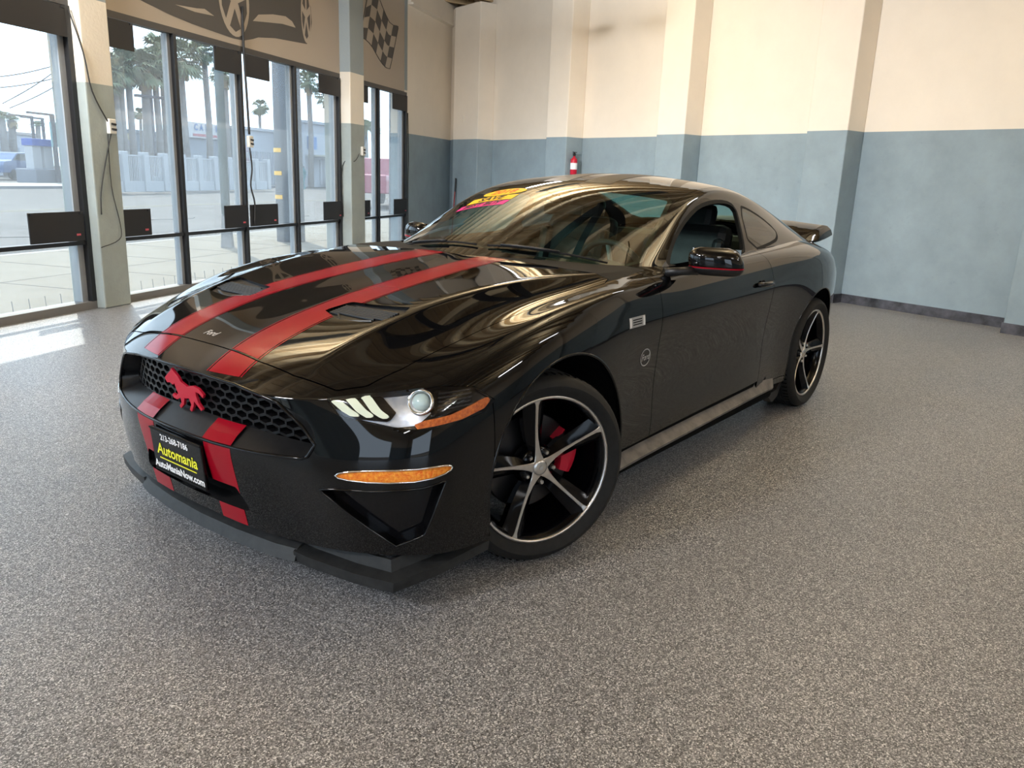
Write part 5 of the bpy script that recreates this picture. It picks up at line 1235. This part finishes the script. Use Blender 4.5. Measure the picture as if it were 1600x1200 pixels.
palm_at(16, 0, 182, 17, 'distant palm above the low white building, farthest left', far(14, 276), th=.3, kind='date', skirt=False)
palm_at(27, 0, 188, 14, 'distant shaggy palm above the low white building', far(29, 276), th=.3, kind='date')
palm_at(68, 0, 196, 14, 'distant palm right of the low white building', far(68, 277), th=.2, kind='date', skirt=False)
# fence beyond the street
white_w = pmat('white painted wall', (0.25, 0.265, 0.285), .7); barm = pmat('fence bars', (0.275, 0.29, 0.31), .6)
p0, p1 = GP(160, 296, 0.06), GP(418, 292.5, 0.06); p0.z = p1.z = 0
fd = (p1 - p0); FLn = fd.length; fd.normalize(); fnm = Vector((fd.y, -fd.x, 0)); axf = (fd, fnm, Z3)
fe_ = empty('white_fence', tuple(p0), 'white fence with pillars and close upright bars across the street', 'fence')
npil = 10
MB().box(fd * FLn / 2 + Z3 * .18, (FLn, .2, .5), axf).build('base_wall', white_w, fe_)
MB().box(fd * FLn / 2 + Z3 * 1.62, (FLn, .08, .06), axf).build('top_rail', barm, fe_)
for i in range(npil + 1): MB().box(fd * FLn * i / npil + Z3 * .86, (.42, .34, 1.86), axf).build('pillar', white_w, fe_, bevel=.03)
me = None
nb_ = int(FLn / .13)
nb_ = min(nb_, 290)
for i in range(nb_):
    if me is None: ob = MB().box((0, 0, .98), (.035, .035, 1.25)).build('bar', barm, fe_); me = ob.data
    else: ob = bpy.data.objects.new('bar', me); COL.objects.link(ob); ob.parent = fe_
    ob.location = fd * FLn * (i + .5) / nb_
def block(name, label, cat, u0, u1, vb, vt, depth, mat, extra=None, zb=None, roof=None):
    a, b_ = GP(u0, vb), GP(u1, vb); a.z = b_.z = GZ; c_ = (a + b_) / 2; d = (b_ - a).normalized(); nrm = Vector((-d.y, d.x, 0))
    if (c_ - cam.matrix_world.translation).dot(nrm) < 0: nrm = -nrm
    h = HT_((u0 + u1) / 2, vt, c_) - GZ; L = (b_ - a).length; o = empty(name, tuple(c_), label, cat); ax = (d, nrm, Z3)
    MB().box(nrm * depth / 2 + Z3 * h / 2, (L, depth, h), ax).build('walls', mat, o)
    MB().box(nrm * depth / 2 + Z3 * (h + .1), (L + .3, depth + .3, .2), ax).build('roof', roof or mat, o)
    return o, ax, L, h
o, ax, L, h = block('low_building', 'long low white building with red signs behind the blue car', 'building', -60, 66, 274.5, 208, 9, hz('white render', (0.275, 0.3, 0.35)), roof=hz('tile roof', (0.25, 0.23, 0.23)))
red_s = hz('red sign', (0.325, 0.125, 0.14)); blue_s = hz('blue sign', (0.08, 0.15, 0.31)); win_s = hz('shop glass', (0.125, 0.16, 0.21))
MB().box(-ax[1] * .05 + ax[0] * (L * .40) + Z3 * h * .55, (L * .13, .1, h * .28), ax).build('red_sign', red_s, o)
MB().box(-ax[1] * .05 + ax[0] * (L * .12) + Z3 * h * .55, (L * .18, .1, h * .25), ax).build('shop_window', win_s, o)
MB().box(-ax[1] * .05 + ax[0] * (-L * .1) + Z3 * h * .5, (L * .15, .1, h * .3), ax).build('shop_window', win_s, o)
o, ax, L, h = block('blue_building', 'pale blue-grey building behind the palm cluster', 'building', 165, 286, 288.5, 209, 1.6, hz('blue grey render', (0.165, 0.195, 0.235)))
MB().box(-ax[1] * .05 + ax[0] * (L * -.30) + Z3 * h * .92, (L * .35, .1, h * .12), ax).build('fascia_sign', hz('faded yellow sign', (0.35, 0.31, 0.175)), o)
MB().box(-ax[1] * .05 + ax[0] * (L * -.30) + Z3 * h * .78, (L * .35, .1, h * .10), ax).build('fascia_sign', hz('faded lilac sign', (0.275, 0.25, 0.34)), o)
o, ax, L, h = block('market_building', 'grey shed with a long white sign board above its roof', 'building', 287, 378, 289.5, 213, 1.6, hz('ribbed shed', (0.18, 0.2, 0.235)))
MB().box(-ax[1] * .15 + ax[0] * (-.08 * L) + Z3 * h * 1.09, (L * .72, .15, h * .30), ax).build('sign_board', hz('sign board', (0.375, 0.38, 0.4)), o)
for k, ch in enumerate('CALIF'): 
    VF = text_mesh(ch, h * .17, bold=.02); flat('sign_letter', VF, -ax[1] * .26 + ax[0] * (L * (-.30 + .085 * k)) + Z3 * h * 1.14, ax[0], Z3, blue_s, o, 0)
MB().box(-ax[1] * .24 + ax[0] * (-.10 * L) + Z3 * h * .995, (L * .5, .02, h * .05), ax).build('red_line', red_s, o)
o, ax, L, h = block('white_warehouse', 'white corrugated warehouse wall left of the big wooden pole', 'building', 378, 440, 290.5, 205, 1.6, hz('white corrugated', (0.26, 0.28, 0.32)))
me = None
for k in range(24): 
    MB().box(-ax[1] * .04 + ax[0] * (L * (-.48 + k / 24)) + Z3 * h * .33, (.07, .08, h * .6), ax).build('rib', hz('rib', (0.29, 0.31, 0.35)) if k == 0 else bpy.data.materials['rib'], o)
o, ax, L, h = block('awning_building', 'white building with a blue sign and a low awning by the second pillar', 'building', 478, 536, 292.5, 196, 1.6, hz('white stucco', (0.275, 0.3, 0.34)))
MB().box(-ax[1] * .05 + ax[0] * (-L * .33) + Z3 * h * .70, (L * .22, .1, h * .20), ax).build('blue_sign', blue_s, o)
MB().box(-ax[1] * 1.0 + Z3 * h * .50, (L * .95, 1.8, .12), ax).build('awning', hz('awning cloth', (0.31, 0.3, 0.26)), o)
for k in range(9): MB().box(-ax[1] * .06 + ax[0] * (L * (-.1 + k / 17)) + Z3 * h * .24, (.5, .1, h * .4), ax).build('shutter_panel', bpy.data.materials['rib'], o)
# gas pumps, canopy posts
pb = GP(66, 286); o = empty('fuel_pump', tuple(pb), 'blue-topped white fuel pump on a grey island beyond the street', 'fuel pump'); k_ = (pb - cam.matrix_world.translation).length / 1240; vx = (GP(80, 286) - GP(52, 286)).normalized(); vy = Vector((-vx.y, vx.x, 0)); axp = (vx, vy, Z3)
MB().box(Z3 * 9 * k_, (52 * k_, 30 * k_, 18 * k_), axp).build('island', hz('grey island', (0.12, 0.135, 0.165)), o, bevel=.05)
for dx in (-10, 10): MB().box(vx * dx * k_ + Z3 * 32 * k_, (15 * k_, 12 * k_, 30 * k_), axp).build('cabinet', hz('pump white', (0.3, 0.31, 0.33)), o, bevel=.03)
MB().box(Z3 * 51 * k_, (38 * k_, 16 * k_, 9 * k_), axp).build('blue_top', hz('pump blue', (0.02, 0.06, 0.275)), o, bevel=.03)
for u, vt, lbl in ((60, 183, 'slim dark lamp post left of the fuel pump'), (76, 186, 'slim dark lamp post above the fuel pump'), (92, 180, 'thick dark lamp post with a blue banner right of the fuel pump')):
    p = GP(u, 281 if u < 90 else 287); h = HT_(u - 4, vt, p) - GZ; o = empty('lamp_post', tuple(p), lbl, 'lamp post'); MB().tube([(0, 0, 0), (0, 0, h)], .11 if u < 90 else .15, 8).build('pole', hz('dark post', (0.05, 0.05, 0.06)) if 'dark post' not in bpy.data.materials else bpy.data.materials['dark post'], o)
    MB().box(-vx * .9 + Z3 * h, (2.0, .15, .12), axp).build('arm', bpy.data.materials['dark post'], o)
    if u > 90: MB().box(Z3 * h * .72, (.5, .06, 1.4), axp).build('banner', hz('pale blue banner', (0.175, 0.31, 0.35)), o)
# cars outside
def simple_car(u, v, hpx, yaw_from, label, col, length=4.4, pick=False):
    p = GP(u, v); o = empty('pickup_truck' if pick else 'parked_car', tuple(p), label, 'pickup' if pick else 'car', None if pick else 'cars parked across the street')
    d = yaw_from.normalized(); n_2 = Vector((-d.y, d.x, 0)); s_ = length / 4.4
    prof = [(-2.2, .35), (-2.2, .75), (-2.05, .95), (-1.45, 1.02), (-.95, 1.42), (.45, 1.46), (1.15, 1.02), (2.0, .85), (2.2, .6), (2.2, .35)] if not pick else [(-2.6, .5), (-2.6, 1.15), (-.5, 1.15), (-.4, 1.75), (.9, 1.78), (1.4, 1.2), (2.5, 1.1), (2.6, .5)]
    cm = pmat('far car paint', col, .3, coat=.5)
    MB().prism([(x * s_, z * s_) for x, z in prof][::-1], 1.7 * s_, n_2 * -.85 * s_, (d, Z3, n_2)).build('body', cm, o, bevel=.05)
    gp = [(-1.35, 1.02), (-.9, 1.36), (.4, 1.40), (1.0, 1.03)] if not pick else [(-.35, 1.2), (-.3, 1.68), (.85, 1.70), (1.2, 1.2)]
    MB().prism([(x * s_, z * s_) for x, z in gp][::-1], 1.72 * s_, n_2 * -.86 * s_, (d, Z3, n_2)).build('side_windows', gloss, o)
    for x in (-1.4, 1.35):
        for sg in (1, -1): MB().lathe([(.001, 0), (.33, 0), (.33, -.2), (.001, -.2)], d * x * s_ + n_2 * sg * .86 * s_ + Z3 * .33, (d, Z3, n_2 * sg), 20).build('wheel', rubber, o)
    return o
simple_car(26, 279.5, 34, (GP(50, 279) - GP(10, 279)), 'dark blue car parked beyond the street at the far left', (.02, .06, .16), 5.4)
simple_car(567, 292, 20, Vector((1, .3, 0)), 'dark parked car under the date palm', (.10, .15, .22))
simple_car(590, 290.5, 20, Vector((1, .4, 0)), 'pale silver parked car behind the maroon pickup', (.45, .5, .55))
simple_car(555, 294, 20, Vector((1, .3, 0)), 'light parked car at the edge of the second pillar', (.6, .62, .66))
tk = simple_car(606, 321, 20, (GP(640, 318) - GP(590, 322)), 'maroon pickup passing on the street, seen in the last window', (.22, .03, .06), 5.0, True)
# near posts on the sidewalk
def post_near(u0, u1, vb, label, mat, pedestal=False, bands=False):
    a, b_ = GP(u0, vb), GP(u1, vb); c_ = (a + b_) / 2; r_ = (b_ - a).length / 2; o = empty('utility_pole' if bands or not pedestal else 'sign_post', tuple(c_), label, 'pole')
    if pedestal:
        MB().lathe([(r_ * 1.0, 0), (r_ * .85, .25), (r_ * .62, .62), (r_ * .0, .63)], (0, 0, 0), n=4).build('concrete_base', noisy('pale concrete', (0.225, 0.225, 0.23), (0.275, 0.275, 0.275), 8, .8), o)
        MB().tube([(0, 0, .6), (0, 0, 6)], .075, 12).build('pole', mat, o, smooth=True)
    else:
        MB().tube([(0, 0, 0), (0, 0, 3.5), (0, 0, 8)], [r_, r_ * .93, r_ * .8], 20).build('pole', mat, o, smooth=True)
        if bands:
            for z_ in (.86, 1.30, 1.72):
                dirc = (cam.matrix_world.translation - c_); ang = math.atan2(dirc.y, dirc.x); m = MB(); m.lathe([(r_ + .004, 0), (r_ + .004, .075)], Z3 * z_, n=10, a0=ang + .55 - math.pi * 1, a1=ang + .0 + math.pi * -.02 - .45)
                m.build('yellow_band', pmat('yellow reflector', (.75, .42, .03), .4), o)
post_near(343, 369, 391, 'grey-green steel sign post on a tapered concrete base outside', hz('grey green steel', (0.11, 0.15, 0.16)), pedestal=True)
post_near(433, 477, 381, 'broad pale wooden utility pole with yellow bands on the sidewalk', noisy('weathered pole', (0.13, 0.145, 0.17), (0.18, 0.2, 0.23), 30, .8, .5, .01), bands=True)
post_near(608, 634, 387, 'pale utility pole at the right edge of the last window', noisy('weathered pole b', (0.15, 0.17, 0.2), (0.19, 0.21, 0.24), 30, .8, .5, .01))
# bin, lamp standard and pedestrian across the street
p = GP(186, 300); k_ = (p - cam.matrix_world.translation).length / 1240
o = empty('litter_bin', tuple(p), 'pale grey litter bin with a white lid across the street', 'bin'); MB().lathe([(.001, 0), (8 * k_, 0), (9.5 * k_, 26 * k_), (9.5 * k_, 32 * k_), (.001, 32 * k_)], n=16).build('body', hz('bin grey', (0.21, 0.24, 0.27)), o, smooth=False); MB().lathe([(.001, 36 * k_), (10.5 * k_, 35 * k_), (10.5 * k_, 32 * k_)], n=16).build('lid', white_w, o)
p = GP(247, 300); o = empty('lamp_standard', tuple(p), 'dark slim lamp standard on a flared base before the white fence', 'lamp post'); k_ = (p - cam.matrix_world.translation).length / 1240
MB().lathe([(5.5 * k_, 0), (4 * k_, 14 * k_), (6 * k_, 20 * k_), (1.5 * k_, 21 * k_)], n=12).build('base', hz('base grey', (0.18, 0.22, 0.25)), o); hh_ = HT_(244, 152, p) - GZ; MB().tube([(0, 0, 20 * k_), (0, 0, hh_)], .07, 8).build('pole', bpy.data.materials['dark post'], o); MB().box(Z3 * hh_, (1.6, .3, .12)).build('lamp_head', bpy.data.materials['dark post'], o)
def person(u, v, htp, label, shirt, legs_):
    p = GP(u, v); H0 = htp * (p - cam.matrix_world.translation).length / 1240; k = H0 / 1.75; o = empty('person', tuple(p), label, 'person')
    vs_ = {'pel': (0, 0, .95), 'ch': (0, 0, 1.30), 'nk': (0, 0, 1.50), 'hd': (.01, 0, 1.64), 'lk': (.12, .09, .50), 'lf': (.02, .10, .06), 'lt': (.14, .10, .03), 'rk': (-.02, -.09, .50), 'rf': (-.22, -.10, .07), 'rt': (-.12, -.10, .03), 'ls': (0, .19, 1.42), 'le': (-.06, .23, 1.14), 'lh': (.05, .23, .90), 'rs': (0, -.19, 1.42), 're': (.06, -.23, 1.14), 'rh': (.18, -.22, .92), 'lp': (0, .08, .92), 'rp': (0, -.08, .92), 'hd2': (.02, 0, 1.72)}
    rad = {'pel': .14, 'ch': .15, 'nk': .06, 'hd': .095, 'hd2': .08, 'lp': .10, 'rp': .10, 'lk': .065, 'rk': .065, 'lf': .045, 'rf': .045, 'lt': .035, 'rt': .035, 'ls': .07, 'rs': .07, 'le': .045, 're': .045, 'lh': .035, 'rh': .035}
    E_ = [('pel', 'ch'), ('ch', 'nk'), ('nk', 'hd'), ('hd', 'hd2'), ('pel', 'lp'), ('pel', 'rp'), ('lp', 'lk'), ('lk', 'lf'), ('lf', 'lt'), ('rp', 'rk'), ('rk', 'rf'), ('rf', 'rt'), ('ch', 'ls'), ('ls', 'le'), ('le', 'lh'), ('ch', 'rs'), ('rs', 're'), ('re', 'rh')]
    ks = list(vs_); me = bpy.data.meshes.new('person_body'); me.from_pydata([tuple(c * k for c in vs_[q]) for q in ks], [(ks.index(a), ks.index(b_)) for a, b_ in E_], []); ob = link(bpy.data.objects.new('body', me), o)
    md = ob.modifiers.new('k', 'SKIN'); ob.modifiers.new('s', 'SUBSURF').levels = 1
    sk = me.skin_vertices[0].data
    for i, q in enumerate(ks): sk[i].radius = (rad[q] * k, rad[q] * k * (1 if q not in ('ch', 'pel') else 1.0))
    sk[0].use_root = True; me.materials.append(shirt); md.use_smooth_shade = True
    hair = MB().lathe([(.001, .085), (.05, .07), (.085, .02), (.088, -.03)], (-.015 * k, 0, 1.68 * k), n=12); hair.v = [tuple(Vector(v_)) for v_ in hair.v]; hair.build('hair', blk, o, smooth=True)
    MB().lathe([(.105 * k, .95 * k), (.135 * k, 1.05 * k), (.15 * k, 1.3 * k), (.10 * k, 1.46 * k), (.06 * k, 1.5 * k)], n=14).build('shirt', shirt, o, smooth=True)
person(475, 296, 33, 'person in teal clothes walking along the far sidewalk', hz('teal cloth', (0.0252, 0.109, 0.126)), None)
# overhead wires
for i, (a, b_, c_) in enumerate((((-40, 125), (110, 103), 6), ((-40, 140), (110, 122), 5), ((20, 163), (140, 85), 4), ((30, 170), (150, 105), 4), ((-20, 115), (60, -20), 2))):
    wl = ('topmost of the gently sloping overhead wires in the first window', 'second of the gently sloping overhead wires in the first window', 'steeper overhead wire crossing the sky left of the first pillar', 'lowest steep overhead wire, ending near the lamp posts', 'steep thin wire high at the left end of the first window')[i]
    A = GP(a[0], 300); B_ = GP(b_[0], 300); A.z = HT_(a[0], a[1], A); B_.z = HT_(b_[0], b_[1], B_); pts = [A.lerp(B_, t) - Z3 * .15 * math.sin(t * math.pi) for t in np.linspace(0, 1, 9)]
    tag(MB().tube(pts, .022, 5).build('overhead_wire', cabm), wl, 'wire', 'overhead wires in the first window')
